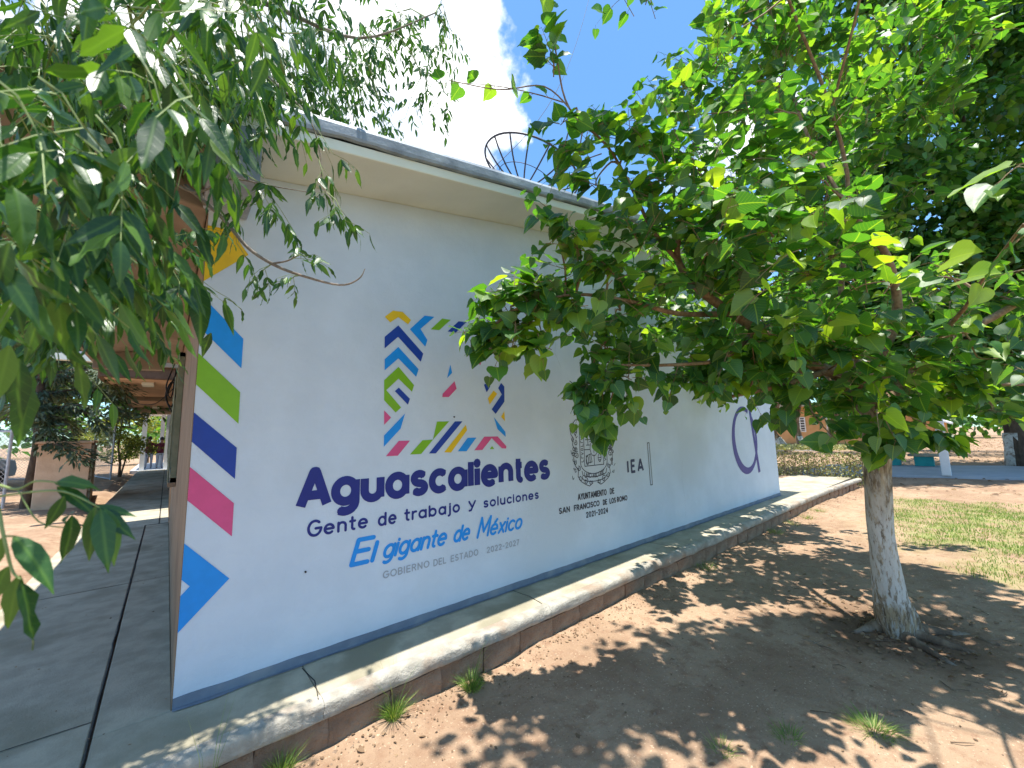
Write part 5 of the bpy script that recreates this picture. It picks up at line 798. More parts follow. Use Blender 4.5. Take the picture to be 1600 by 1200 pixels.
# ---------------------------------------------------------------- right yard
pa = MB().prism([(16.6,1.5),(17.95,-1.75),(18.7,-3.5),(19.6,-14),(25.5,-14),(23.75,-3.7),(22.1,-1.0),(21.2,1.5)], -.3, -.19).build('path', 'path'); tag(pa, kind='structure')
far = MB().box(34, 36.5, 4.5, 30, -.25, -.10).build('pavement', 'concrete'); tag(far, kind='structure')
po = empty('white_post', (18.1,-1.98,-.19), 'square white post standing on the grey path', 'post')
MB().box(18.0,18.2,-2.08,-1.88,-.18,4.2).build('shaft', 'white', po, bevel=.01)
tb = empty('picnic_table', (22.0,-.28,-.19), 'teal pedestal table with grey concrete top seen right of the mulberry trunk', 'table')
MB().prism([(22.0+.40*math.cos(R(45*i+22)), -.22+.40*math.sin(R(45*i+22))) for i in range(8)], -.19, .55).build('pedestal', 'teal', tb, bevel=.02)
MB().prism([(22.0+.62*math.cos(R(22.5*i)), -.22+.62*math.sin(R(22.5*i))) for i in range(16)], .552, .66).build('table_top', 'concrete', tb, bevel=.01)
bn = empty('picnic_bench', (22.0,-1.2,-.19), 'low teal bench with grey concrete seat between table and white post', 'bench')
MB().box(21.8,22.2,-1.50,-.98,-.19,.17).build('base', 'teal', bn, bevel=.01); MB().box(21.7,22.3,-1.66,-.82,.172,.26).build('seat', 'concrete', bn, bevel=.01)
ob_ = empty('orange_building', (46,10,0), 'long orange classroom with barred windows far beyond the clipped hedge', 'building')
MB().box(46,54,3.6,26,-.2,3.3).build('wall', 'orange', ob_); MB().box(45.2,55,3.0,27,3.302,3.6).build('roof', 'concrete', ob_)
for y0, y1, kind in ((4.2,6.6,1),(8.2,9.6,0),(11,12.6,0),(14,16,0)):
    f_ = MB().box(45.94,45.998,y0,y1,.9,2.3).build('window', 'white', ob_); 
    MB().box(45.93,45.938,y0+.08,y1-.08,.98,2.22).build('pane', 'dark', f_)
    for z in np.arange(1.1,2.2,.24): MB().box(45.90,45.928,y0,y1,z-.035,z+.035).build('louvre', 'white', f_)
    for y in np.arange(y0+.4,y1,.4): MB().box(45.88,45.898,y-.03,y+.03,.9,2.3).build('bar', 'white', f_)
ob2 = empty('orange_building', (52,0,0), 'small orange gabled building seen right of the mulberry trunk', 'building')
b_ = MB().hexa([(52,-.5,-.25),(56,-.5,-.25),(56,1.9,-.25),(52,1.9,-.25),(52,-.5,1.5),(56,-.5,1.5),(56,1.9,2.6),(52,1.9,2.6)])
b_.build('wall', 'orange', ob2)
MB().hexa([(51.7,-.9,1.35),(56.4,-.9,1.35),(56.4,2.2,2.75),(51.7,2.2,2.75),(51.7,-.9,1.5),(56.4,-.9,1.5),(56.4,2.2,2.9),(51.7,2.2,2.9)]).build('roof', 'white', ob2)
kb = MB().box(33,33.3,4.2,30,-.25,.12).build('low_kerb', 'white'); tag(kb, kind='structure')

# ---------------------------------------------------------------- foliage engine
CAMV = np.array(C0)
def leaf_grid(kind, rnd, cols):
    if kind == 'mul': rows = [(-.10,.20),(-.03,.40),(.12,.50),(.32,.47),(.52,.37),(.70,.24),(.86,.10),(1.0,.006)]
    elif kind == 'ash': rows = [(0,.015),(.12,.085),(.3,.14),(.5,.135),(.7,.09),(.87,.038),(1.0,.004)]
    else: rows = [(0,.03),(.35,.34),(.7,.24),(1.0,.01)]
    fold = rnd.uniform(.05,.38); curl = rnd.uniform(-.05,.42); side = rnd.uniform(-.12,.12); wav = rnd.uniform(0,.05)
    V_ = []; UVs = []
    cs = {3: (-1,0,1), 5: (-1,-.5,0,.5,1)}[cols]
    for i, (t, w_) in enumerate(rows):
        for c in cs:
            jit = 1+(.07*rnd.uniform(-1,1) if abs(c) == 1 else 0)
            tt = t
            if kind == 'mul' and i == 0: tt = t+.10*(1-abs(c))*1.0
            x = c*w_*jit+side*tt*tt; z = abs(c)*w_*fold-curl*tt*tt*.6+wav*math.sin(tt*14+c*2)*abs(c)
            V_.append((x, tt-abs(c)*.0, z)); UVs.append((.5+c*.5*w_/.5, tt))
    F_ = []; k = len(cs)
    for i in range(len(rows)-1):
        for j in range(k-1): F_.append((i*k+j, i*k+j+1, (i+1)*k+j+1, (i+1)*k+j))
    return np.array(V_), F_, UVs
class Foliage:
    def __init__(s, kind): s.kind = kind; s.L = []     # pos, dir, normal, size
    def add(s, p, d, n, sz): s.L.append((p[0],p[1],p[2],d[0],d[1],d[2],n[0],n[1],n[2],sz))
    def frames(s, A):
        P = A[:,0:3]; D = A[:,3:6]; Nn = A[:,6:9]; S_ = A[:,9]
        D = D/np.linalg.norm(D,axis=1,keepdims=True); X = np.cross(D,Nn); X /= np.maximum(np.linalg.norm(X,axis=1,keepdims=True),1e-6); Z = np.cross(X,D)
        return P, X, D, Z, S_
    def merged(s, A, name, material, par, cols=3, nvar=6, seed=1):
        if not len(A): return None
        rnd = random.Random(seed); T = [leaf_grid(s.kind, rnd, cols) for _ in range(nvar)]
        P, X, D, Z, S_ = s.frames(A); n = len(A); var = rng.integers(0, nvar, n)
        tv = np.stack([t[0] for t in T])[var]      # n,k,3
        pts = P[:,None,:]+S_[:,None,None]*(tv[:,:,0:1]*X[:,None,:]+tv[:,:,1:2]*D[:,None,:]+tv[:,:,2:3]*Z[:,None,:])
        k = tv.shape[1]; F0 = np.array(T[0][1]); fa = (F0[None]+(np.arange(n)*k)[:,None,None]).reshape(-1,4)
        me = bpy.data.meshes.new(name); me.vertices.add(n*k); me.vertices.foreach_set('co', pts.reshape(-1).astype(np.float32))
        me.loops.add(fa.size); me.loops.foreach_set('vertex_index', fa.reshape(-1).astype(np.int32))
        me.polygons.add(len(fa)); me.polygons.foreach_set('loop_start', np.arange(0,fa.size,4,dtype=np.int32)); me.polygons.foreach_set('loop_total', np.full(len(fa),4,dtype=np.int32))
        me.polygons.foreach_set('use_smooth', np.ones(len(fa),dtype=bool))
        uv = me.uv_layers.new(name='uv'); u0 = np.array(T[0][2])[F0.reshape(-1)]; uv.data.foreach_set('uv', np.tile(u0,(n,1)).reshape(-1).astype(np.float32))
        a = me.attributes.new('tint','FLOAT','POINT'); a.data.foreach_set('value', np.repeat(np.clip(rng.beta(2,2.4,n),0,1),k).astype(np.float32))
        me.update(calc_edges=True); me.validate()
        me.materials.append(M[material]); o = bpy.data.objects.new(name, me); COL.objects.link(o)
        if par: parent(o, par); o['kind'] = 'stuff'
        return o
    def singles(s, A, name, material, par, nvar=6, seed=1):
        rnd = random.Random(seed+50); ms = []
        for _ in range(nvar):
            v_, f_, uvs = leaf_grid(s.kind, rnd, 5 if s.kind == 'mul' else 3)
            me = bpy.data.meshes.new(name); me.from_pydata([tuple(q) for q in v_], [], f_); me.polygons.foreach_set('use_smooth', [True]*len(f_))
            uv = me.uv_layers.new(name='uv')
            for l in me.loops: uv.data[l.index].uv = uvs[l.vertex_index]
            me.materials.append(M[material]); ms.append(me)
        P, X, D, Z, S_ = s.frames(A)
        base = Vector(par.location)
        for i in range(len(A)):
            o = bpy.data.objects.new(name, ms[i % nvar]); COL.objects.link(o); o.parent = par
            m4 = Matrix(((X[i,0],D[i,0],Z[i,0],0),(X[i,1],D[i,1],Z[i,1],0),(X[i,2],D[i,2],Z[i,2],0),(0,0,0,1))) @ Matrix.Diagonal((S_[i],S_[i],S_[i],1))
            m4.translation = Vector(P[i])-base; o.matrix_local = m4
    def split(s, nmax=300, minpx=8):
        A = np.array(s.L); v_ = A[:,0:3]-CAMV; dep = v_@np.array(CF); xr = v_@np.array(CR); yu = v_@np.array(CU); f = 627.4
        dep2 = np.maximum(dep,.05); px = 800+f*xr/dep2; py = 600-f*yu/dep2
        size = A[:,9]*f/dep2; vis = (dep > .2)&(px > -20)&(px < 1620)&(py > -20)&(py < 1220)
        sc_ = np.where(vis, size, 0); idx = np.argsort(-sc_)[:nmax]; idx = idx[sc_[idx] > minpx]
        mask = np.zeros(len(A),bool); mask[idx] = True
        return A[mask], A[~mask]
def rv(s=1): return Vector((random.gauss(0,s),random.gauss(0,s),random.gauss(0,s)))
UPV = Vector((0,0,1))
def shoot(fo, tw, start, end, size, n, hang, r0=.0035, bow=.0, normal_to=None, tipgrow=True, petiole=.35):
    a = Vector(start); b = Vector(end); L_ = (b-a).length; mid = (a+b)/2+UPV*L_*(.12+bow)+rv(.03*L_)
    pts = []
    for i in range(7):
        t = i/6; pts.append(a*(1-t)**2+mid*2*t*(1-t)+b*t*t)
    tw.tube(pts, [r0*(1-.75*i/6) for i in range(7)], 4, False)
    sgn = random.choice((-1,1))
    for k in range(n):
        t = .12+.88*(k+random.uniform(-.25,.25))/max(1,n-1) if n > 1 else 1; t = min(1,max(.05,t))
        p = a*(1-t)**2+mid*2*t*(1-t)+b*t*t; d = ((mid-a)*(1-t)+(b-mid)*t).normalized()
        side = d.cross(UPV)
        if side.length < .3: side = rv().normalized()
        side.normalize(); sgn = -sgn
        ld = (side*sgn*random.uniform(.5,1.1)+d*random.uniform(.3,.9)+rv(.25)-UPV*hang*random.uniform(.5,1.5)).normalized()
        sz = size*random.uniform(.55,1.25)*(1-.45*max(0,t-.75)/.25 if tipgrow else 1)
        pe = p+(ld+UPV*.2+rv(.1))*sz*petiole
        tw.tube([p,pe], [.0014,.0010], 3, False)
        nn = (UPV+rv(.55)+Vector((-.16,-.2,0))+side*sgn*.15).normalized()
        fo.add(pe, ld, nn, sz)

# ---- mulberry
def bark_mul():
    m, nt, b = mat('mulberry bark with worn whitewash')
    tc = nt.nodes.new('ShaderNodeTexCoord'); sp = nt.nodes.new('ShaderNodeSeparateXYZ'); nt.links.new(tc.outputs['Object'], sp.inputs[0])
    mp = nt.nodes.new('ShaderNodeMapping'); mp.inputs['Scale'].default_value = (1,1,.22); nt.links.new(tc.outputs['Object'], mp.inputs[0])
    def nz(s, d=8, vec=None, r=.65):
        n = N(nt, 'ShaderNodeTexNoise'); n.inputs['Scale'].default_value = s; n.inputs['Detail'].default_value = d; n.inputs['Roughness'].default_value = r
        nt.links.new(vec or mp.outputs[0], n.inputs['Vector']); return n.outputs['Fac']
    def mixc(f, a, c):
        n = N(nt, 'ShaderNodeMix', data_type='RGBA'); nt.links.new(f, n.inputs[0])
        for i, q in ((6, a), (7, c)):
            if isinstance(q, tuple): n.inputs[i].default_value = rgb(q)
            else: nt.links.new(q, n.inputs[i])
        return n.outputs[2]
    base = mixc(maprange(nt, nz(26), .38, .62), (.14,.10,.06), (.40,.31,.19))
    base = mixc(maprange(nt, nz(60,4,tc.outputs['Object']), .58, .68), base, (.38,.31,.20))
    zz = mth(nt, 'ADD', sp.outputs[2], mth(nt, 'MULTIPLY', mth(nt, 'SUBTRACT', nz(9,6,tc.outputs['Object']), .5), .5))
    up = maprange(nt, zz, 1.1, .5); lo_ = maprange(nt, zz, -.12, -.03)
    cracks = maprange(nt, nz(38,7), .40, .52)
    wh = mth(nt, 'MULTIPLY', mth(nt, 'MULTIPLY', up, lo_), mth(nt, 'MAXIMUM', cracks, .12))
    dust = mth(nt, 'MULTIPLY', maprange(nt, zz, 1.7, .6), mth(nt, 'MULTIPLY', maprange(nt, nz(45,5), .48, .62), .55))
    c = mixc(mth(nt, 'MAXIMUM', wh, dust), base, (.58,.57,.52))
    nt.links.new(c, b.inputs['Base Color']); b.inputs['Roughness'].default_value = .9
    bp = N(nt, 'ShaderNodeBump'); bp.inputs['Strength'].default_value = 1; bp.inputs['Distance'].default_value = .02
    nt.links.new(mth(nt, 'ADD', nz(26), mth(nt, 'MULTIPLY', nz(80,4), .4)), bp.inputs['Height']); nt.links.new(bp.outputs[0], b.inputs['Normal'])
    return m
M['mulbark'] = bark_mul()
mt = empty('mulberry_tree', (4.66,-2.25,-.27), 'leafy mulberry tree with whitewashed leaning trunk standing on bare soil before the mural', 'tree')
tl = smooth_line([q[:3]+[q[3]*(.80 if i > 1 else .66)] for i, q in enumerate(TRUNK)], 8)
def rf(i, t, p):
    fl = max(0, -.02-p.z)*2.2
    return 1+.06*noise.noise(Vector((math.cos(t)*1.5, math.sin(t)*1.5, p.z*3)))+.035*noise.noise(Vector((math.cos(t)*5, math.sin(t)*5, p.z*2)))+fl*max(0,math.sin(3*t+1))*.6
MB().tube([q[:3] for q in tl], [q[3] for q in tl], 40, True, rf).build('trunk', 'mulbark', mt, smooth=True)
for a_, ln in ((-.9,.95),(-.35,.6),(.4,.55),(2.2,.4),(-2.3,.5),(-1.5,.6)):
    p0 = Vector((4.67,-2.25,-.27)); pts = [p0+Vector((math.cos(a_)*ln*t, math.sin(a_)*ln*t+.04*math.sin(t*5), -.02-.09*t)) for t in (0,.15,.35,.6,1)]
    MB().tube(pts, [.085,.06,.04,.026,.01], 10).build('root', 'bark', mt, smooth=True)
allpts = []
for i, l in enumerate(MULL):
    s_ = smooth_line(l, 5); MB().tube([q[:3] for q in s_], [q[3] for q in s_], 9 if i else 14).build('branch', 'twig' if i else 'mulbark', mt, smooth=True)
    allpts += [Vector(q[:3]) for q in s_[2:]]
fo = Foliage('mul'); tw = MB(); hub = Vector((4.3,-2.3,1.6))
r2 = random.Random(3)
for _ in range(22): MUL.append([r2.uniform(4.1,8.0), r2.uniform(-1.15,-.45), r2.uniform(2.0,3.6), .35, 10, .12])
for _ in range(30): MUL.append([r2.uniform(4.2,8.0), r2.uniform(-5.0,-3.6), r2.uniform(2.4,4.6), .38, 10, .12])
for _ in range(12): MUL.append([r2.uniform(5.0,8.0), r2.uniform(-2.9,-1.1), r2.uniform(2.8,4.6), .38, 10, .12])
for _ in range(22): MUL.append([r2.uniform(.6,3.0), r2.uniform(-2.5,-1.35), r2.uniform(4.7,5.5), .3, 4, .115])  # high crown clumps added to dapple the soil below
for _ in range(24): MUL.append([r2.uniform(3.1,6.5), r2.uniform(-4.2,-2.6), r2.uniform(4.6,5.6), .35, 8, .12])  # more high clumps, added to shade the soil right of them
LMB = [[(4.35,-2.33,1.45,.05),(4.7,-2.7,2.0,.035),(5.4,-3.3,2.5,.025),(6.6,-3.6,3.4,.015)],[(4.35,-2.33,1.45,.04),(4.4,-2.2,2.4,.025),(4.1,-2.4,3.5,.016),(3.5,-2.3,4.6,.011),(2.6,-2.2,5.0,.007),(1.5,-1.8,5.1,.005)],[(4.35,-2.33,1.45,.05),(4.8,-1.9,2.0,.03),(5.6,-1.3,2.5,.02),(6.8,-.9,3.0,.012)],[(3.9,-2.35,3.9,.012),(3.2,-2.8,4.6,.008),(2.2,-3.0,4.9,.005)]]
for l in LMB:
    s_ = smooth_line(l, 5); MB().tube([q[:3] for q in s_], [q[3] for q in s_], 8).build('branch', 'twig', mt, smooth=True); allpts += [Vector(q[:3]) for q in s_[2:]]
for x, y, z, r, n, s_ in MUL:
    c = Vector((x,y,z)); near = min(allpts, key=lambda q: (q-c).length)
    if .12 < (near-c).length < .9:
        q1 = near.lerp(c,.33)+UPV*.06+rv(.04); q2 = near.lerp(c,.7)+UPV*.05+rv(.03); sl_ = smooth_line([(*near,.008),(*q1,.007),(*q2,.005),(*c,.004)], 3); tw.tube([q[:3] for q in sl_], [q[3] for q in sl_], 5, False)
    out = (c-hub); out.z *= .4; out = out.normalized() if out.length > .01 else UPV
    for k in range(n):
        st = c+Vector((random.gauss(0,1),random.gauss(0,1),random.gauss(0,.8))).normalized()*r*random.uniform(.05,.75)
        d = (out*.55+rv(.6)+UPV*.15).normalized(); ln = random.uniform(.22,.42)*max(.6,min(1.2,r/.2))
        shoot(fo, tw, st, st+d*ln, s_, random.randint(5,8), random.choice((.2,.5,.9)), r0=.003)
for q in MULS:
    shoot(fo, tw, q[0:3], q[3:6], q[6], q[7], q[8], r0=.004)
A, B = fo.split(300)
fo.singles(A, 'leaf', 'mulo', mt); fo.merged(B, 'leaves', 'mul', mt, 3, 8, 3)
tw.build('twigs', 'twig', mt, kind='stuff')

# ---- ash with drooping shoots, trunk outside the frame on the left
asht = empty('ash_tree', (-2.1,-1.7,-.1), 'ash tree with narrow drooping leaves hanging over the upper left and roof corner', 'tree')
tp = [(-2.1,-1.7,-.3,.22),(-2.12,-1.7,.4,.17),(-2.05,-1.6,1.2,.15),(-2.1,-1.5,2.0,.14),(-2.05,-1.4,2.8,.11),(-1.9,-1.2,3.6,.08)]
s_ = smooth_line(tp, 5); MB().tube([q[:3] for q in s_], [q[3] for q in s_], 16).build('trunk', 'bark', asht, smooth=True)
fa = Foliage('ash'); tw = MB(); allpts = []
for l in ASHL:
    s_ = smooth_line(l, 5); MB().tube([q[:3] for q in s_], [q[3] for q in s_], 7).build('branch', 'ashtwig', asht, smooth=True); allpts += [Vector(q[:3]) for q in s_]
for st in (ASHL[0][0], ASHL[1][0], ASHL[4][0], ASHL[5][0]):
    e = Vector(st[:3]); s0 = Vector((-2.08,-1.45,min(2.9,max(1.6,e.z-.4))))
    MB().tube([s0, (s0+e)/2+UPV*.1, e], [st[3]*1.5, st[3]*1.2, st[3]], 8).build('branch', 'ashtwig', asht, smooth=True)
def compound(fo, tw, p, d, size, n=5, hang=.8):
    d = Vector(d).normalized(); p = Vector(p); ln = size*1.5; q = p+d*ln-UPV*hang*ln*.35
    tw.tube([p,(p+q)/2+UPV*.01,q], [.0016,.0012,.0009], 3, False); side = d.cross(UPV); side = side.normalized() if side.length > .1 else rv().normalized()
    for k in range(n):
        if k == n-1: t = 1; sd = 0
        else: t = .35+.6*(k//2)/max(1,(n-1)//2); sd = 1 if k % 2 else -1
        pp = p.lerp(q, t); ld = (side*sd*.8+d*.5+rv(.18)-UPV*hang*random.uniform(.7,1.6)).normalized()
        fo.add(pp, ld, (UPV*.6+rv(.5)+side*sd*.3).normalized(), size*random.uniform(.75,1.15))
def ashshoot(a, b, size, n, hang):
    a = Vector(a); b = Vector(b); mid = (a+b)/2+UPV*(b-a).length*.15; tw.tube([a,mid,b], [.003,.0022,.0012], 4, False)
    sg = 1
    for k in range(n):
        t = .15+.85*k/max(1,n-1); p = a.lerp(b,t) if n < 2 else a*(1-t)**2+mid*2*t*(1-t)+b*t*t; d = (b-a).normalized(); sg = -sg
        s_ = d.cross(UPV); s_ = s_.normalized() if s_.length > .2 else rv().normalized()
        compound(fa, tw, p, d*.5+s_*sg*.7+rv(.2), size, random.choice((3,5,5,7)), hang)
for x, y, z, r, n, s_ in ASH:
    c = Vector((x,y,z)); near = min(allpts, key=lambda q: (q-c).length)
    if (near-c).length > .1: tw.tube([near,(near+c)/2+UPV*.06,c], [.007,.005,.004], 5, False)
    for k in range(n):
        st = c+rv().normalized()*r*random.uniform(.1,.8); d = (rv(.6)+Vector((.3,.3,-.1))).normalized()
        ashshoot(st, st+d*random.uniform(.15,.32)-UPV*.08, s_*random.uniform(.8,1.1), random.randint(3,5), random.choice((.6,1,1.4)))
for q in ASHS: ashshoot(q[0:3], q[3:6], q[6], q[7], q[8])
for q in NEARL:
    b_ = Vector(q[0:3]); t_ = Vector(q[3:6]); toc = (C0-b_).normalized(); fa.add(b_, t_-b_, (toc+UPV*.7+rv(.25)).normalized(), (t_-b_).length)
A, B = fa.split(300)
fa.singles(A, 'leaf', 'asho', asht); fa.merged(B, 'leaves', 'ash', asht, 3, 8, 5)
tw.build('twigs', 'greentwig', asht, kind='stuff')
for l in NEARTW:
    s_ = smooth_line(l, 5); MB().tube([q[:3] for q in s_], [q[3] for q in s_], 6).build('leaf_stalk', 'greentwig', asht, smooth=True)

# ---- generic distant trees
def blob_leaves(fo, c, r, n, size, flat_=.75, up=.5):
    c = np.array(c); q = rng.normal(size=(n,3)); q /= np.linalg.norm(q,axis=1,keepdims=True); rad = r*(rng.random(n)**.45)
    sub = rng.normal(size=(n,3))*.12*r
    P = c+q*rad[:,None]*np.array([1,1,flat_])+sub
    D = q*.6+rng.normal(size=(n,3))*.6-np.array([0,0,.3]); Nn = rng.normal(size=(n,3))*.6+np.array([0,0,up+.4])
    S_ = size*rng.uniform(.7,1.25,n)
    for i in range(n): fo.add(P[i],D[i],Nn[i],S_[i])
def ytree(name, base, lean, h, r, label, blobs, nleaf, lsize, group=None, leafm='far', barkm='darkbark', ww=0, kind='far', single=True, trunktop=None, sub=None):
    b = Vector(base); root = empty(name, base, label, 'tree', group)
    top = Vector(trunktop) if trunktop else b+Vector(lean)+UPV*h
    pts = [b+(top-b)*t+Vector((.06*math.sin(t*5+b.x),.06*math.cos(t*4+b.y),0))*h*.15 for t in (0,.1,.25,.45,.7,1)]; pts[0].z -= .2
    rr_ = [r*1.3,r*1.08,r,r*.9,r*.75,r*.5]
    MB().tube(pts, rr_, 12, True, lambda i,t,p: 1+.1*noise.noise(Vector((math.cos(t)*2,math.sin(t)*2,p.z)))).build('trunk', barkm, root, smooth=True)
    if ww: MB().tube([b+(pts[1]-b)*0+UPV*.0, b+(top-b)*(ww/h*.5)+Vector((.0,.0,0)), b+(top-b)*(ww/h)], [r*1.34,r*1.12,r*1.08], 12, True).build('whitewash_band', 'whitewash', root, smooth=True)
    fo = Foliage(kind)
    for bi, (c, rr2) in enumerate(blobs):
        c = Vector(c)
        if bi > 12: blob_leaves(fo, c, rr2, nleaf, lsize); continue
        st = pts[4].lerp(pts[3], random.random()); MB().tube([st,(st+c)/2+UPV*.2,c], [r*.4,r*.25,r*.1], 6).build('branch', barkm, root, smooth=True)
        blob_leaves(fo, c, rr2, nleaf, lsize)
    if sub: sub(fo)
    if single:
        A, B = fo.split(300, 10)
        if len(A) > 5: fo.singles(A, 'leaf', 'mulo' if leafm == 'far' else leafm, root); 
        else: B = np.array(fo.L)
        fo.merged(B, 'leaves', leafm, root, 3, 5, 9)
    else: fo.merged(np.array(fo.L), 'leaves', leafm, root, 3, 5, 9)
    return root
bb = [(q[0:3], q[3]) for q in BIG]
h1 = [b for i, b in enumerate(bb) if b[0][0] > 16.5]; h2 = [b for b in bb if b[0][0] <= 16.5]
r3 = random.Random(5)
h1 += [((r3.uniform(22,36), r3.uniform(-10,0), r3.uniform(4.2,7)), 1.7) for _ in range(26)]  # extra crown blobs added to shade the yard beyond the path
ytree('shade_tree', (BIGT[0],BIGT[1],-.2), (0,0,0), 5, .26, 'large dark shade tree with whitewashed trunk at the right edge beyond the grey path', h1, 250, .30, ww=1.2, single=False)
ytree('shade_tree', (17.5,3.2,-.2), (0,0,0), 5, .22, 'tall dense green tree rising behind the classroom roof and the mulberry', h2, 250, .28, single=False)
lb = [(q[0:3], q[3]) for q in LBIG]
ytree('shade_tree', (-5.0,15.5,-.1), (0,0,0), 4, .2, 'dense dark tree closing the view behind the conifer at far left', lb, 260, .22, single=False)
# far trunks behind the hedge
fx = [((31.0,8.9),(-.5,.4),.17),((28.2,6.2),(-.2,.35),.26),((28.9,5.75),(.15,.1),.22),((32,5.9),(-.4,1.0),.16),((36,6.2),(.2,.2),.2),((31,3.75),(.3,-.5),.19),((38,12),(.3,.3),.2),((27,-7.4),(.3,.2),.22),((34,-6.0),(-.2,.1),.2),((42,-7.5),(0,.3),.2),((30,13),(.2,.2),.2)]
fl = ['first thin whitewashed tree leaning left beside the end of the mural wall','thick pale barked tree behind the hedge left of its twin','brown trunk tree close against the thick pale one behind the hedge','slanting tree with thin trunk right of the twin trunks','straight tree before the orange classroom windows','dark leaning tree just left of the mulberry trunk','tree at the far end of the orange classroom','tree at the far right beyond the brown yard','tree on the litter covered ground right of the small orange building','most distant tree on the right beyond the leaf litter','tree hidden behind the mural wall top right corner']
for i, ((x,y),(lx,ly),r) in enumerate(fx):
    top = Vector((x+lx*2.0,y+ly*2.0,3.2)); bl = [((top.x+random.uniform(-1.8,1.8), top.y+random.uniform(-1.8,1.8), random.uniform(4.0,8)), random.uniform(1.2,1.9)) for _ in range(9)]
    ytree('yard_tree', (x,y,-.22), (lx,ly,0), 3.4, r, fl[i], bl, 110, .3, 'trees in the yard beyond the hedge', barkm='bark', ww=.9, single=False, trunktop=top)
# distant wood line
def woodline():
    fo = Foliage('far')
    for k in range(150):
        a = R(random.uniform(-25, 135)); d = random.uniform(62, 85); c = (C0.x+d*math.cos(a), C0.y+d*math.sin(a), random.uniform(1.5,6)); blob_leaves(fo, c, random.uniform(3,4.5), 90, .9)
    return fo.merged(np.array(fo.L), 'distant_wood', 'far', None, 3, 4, 8)
o = woodline(); tag(o, 'distant mass of trees closing the horizon', 'trees', kind='stuff')

# ---- conifer
con = empty('conifer_tree', (CONL[0][0][0],CONL[0][0][1],-.1), 'dark conifer with drooping sprays and curved trunk beside the low beige wall', 'tree')
s_ = smooth_line(CONL[0], 5); MB().tube([q[:3] for q in s_], [q[3] for q in s_], 14).build('trunk', 'darkbark', con, smooth=True); cpts = [Vector(q[:3]) for q in s_[8:]]
fc = Foliage('ash')
for x, y, z in CONC:
    c = Vector((x,y,z)); st = min(cpts, key=lambda q: (q-c).length+abs(q.z-c.z-.1)); d = c-st
    bp_ = [st, st.lerp(c,.5)+UPV*.12, c, c+d.normalized()*.35-UPV*.22]
    MB().tube(bp_, [.03,.02,.012,.004], 6).build('branch', 'darkbark', con, smooth=True)
    for k in range(300):
        t = random.uniform(.1,1); p = (bp_[0].lerp(bp_[1],t*3) if t < .33 else bp_[1].lerp(bp_[2],(t-.33)*3) if t < .66 else bp_[2].lerp(bp_[3],(t-.66)*3))
        s2 = rv(.11); s2.z *= .5; dd = (s2*5+d.normalized()*.8-UPV*.35).normalized(); fc.add(p+s2, dd, (UPV+rv(.4)), random.uniform(.10,.2))
fc.merged(np.array(fc.L), 'sprays', 'con', con, 3, 5, 2)
# ---- small yellowing tree at the walk end
st_ = empty('small_tree', (-1.55,21.5,-.1), 'small yellow green tree beside the end of the left walkway', 'tree')
MB().tube([(-1.6,21.5,-.2),(-1.6,21.5,.5),(-1.7,21.4,1.2),(-1.65,21.4,2.4)], [.05,.045,.035,.02], 8).build('trunk', 'bark', st_, smooth=True)
MB().tube([(-1.58,21.5,-.2),(-1.45,21.5,.6),(-1.35,21.5,1.6)], [.04,.03,.015], 8).build('branch', 'bark', st_, smooth=True)
fs = Foliage('far')
for k in range(26): blob_leaves(fs, (-1.6+random.gauss(0,.38), 21.4+random.gauss(0,.35), random.uniform(.7,3.1)), .33, 130, .085)
fs.merged(np.array(fs.L), 'leaves', 'shrub', st_, 3, 4, 4)
# ---- shrubs behind the awning
bs = empty('bush', (-1,33,0), 'green yellow bush behind the white awning posts', 'bush')
MB().tube([(-1,33,-.2),(-1,33,1.5)], [.06,.03], 6).build('stem', 'bark', bs)
fs = Foliage('far')
for k in range(30): blob_leaves(fs, (random.uniform(-4,2), random.uniform(32.5,35), random.uniform(.4,3.2)), .6, 120, .16)
fs.merged(np.array(fs.L), 'leaves', 'shrub', bs, 3, 4, 4)
# ---- hedge
hd = empty('hedge', (13.6,.5,0), 'clipped low hedge with pale dry leaves behind the end of the concrete walk', 'hedge')
fh = Foliage('far'); nH = 22000
t = rng.random(nH); ox = 13.05+t*1.25; 
for i in range(nH):
    u = random.random(); x = 12.95+1.15*(1-u)+random.uniform(0,1.2); y = 7.0*(u)**1+(-.95)*(1-u); z = .84*random.random()-.2
    if random.random() < .4: z = .78+random.uniform(-.06,.09)
    fh.add((x,y,z), (random.gauss(0,1),random.gauss(0,1),random.gauss(.3,1)), (random.gauss(0,1)-.6,random.gauss(0,1),random.gauss(.8,1)), random.uniform(.035,.065))
fh.merged(np.array(fh.L), 'leaves', 'hedge', hd, 3, 4, 4)
hs_ = MB()
for i in range(220):
    u = random.random(); x = 12.97+1.15*(1-u)+random.uniform(0,.5); y = 7.0*u-.95*(1-u); hs_.tube([(x,y,-.28),(x+random.uniform(-.1,.1),y+random.uniform(-.1,.1),.6)], [.009,.004], 3, False)
hs_.build('stems', 'bark', hd, kind='stuff')

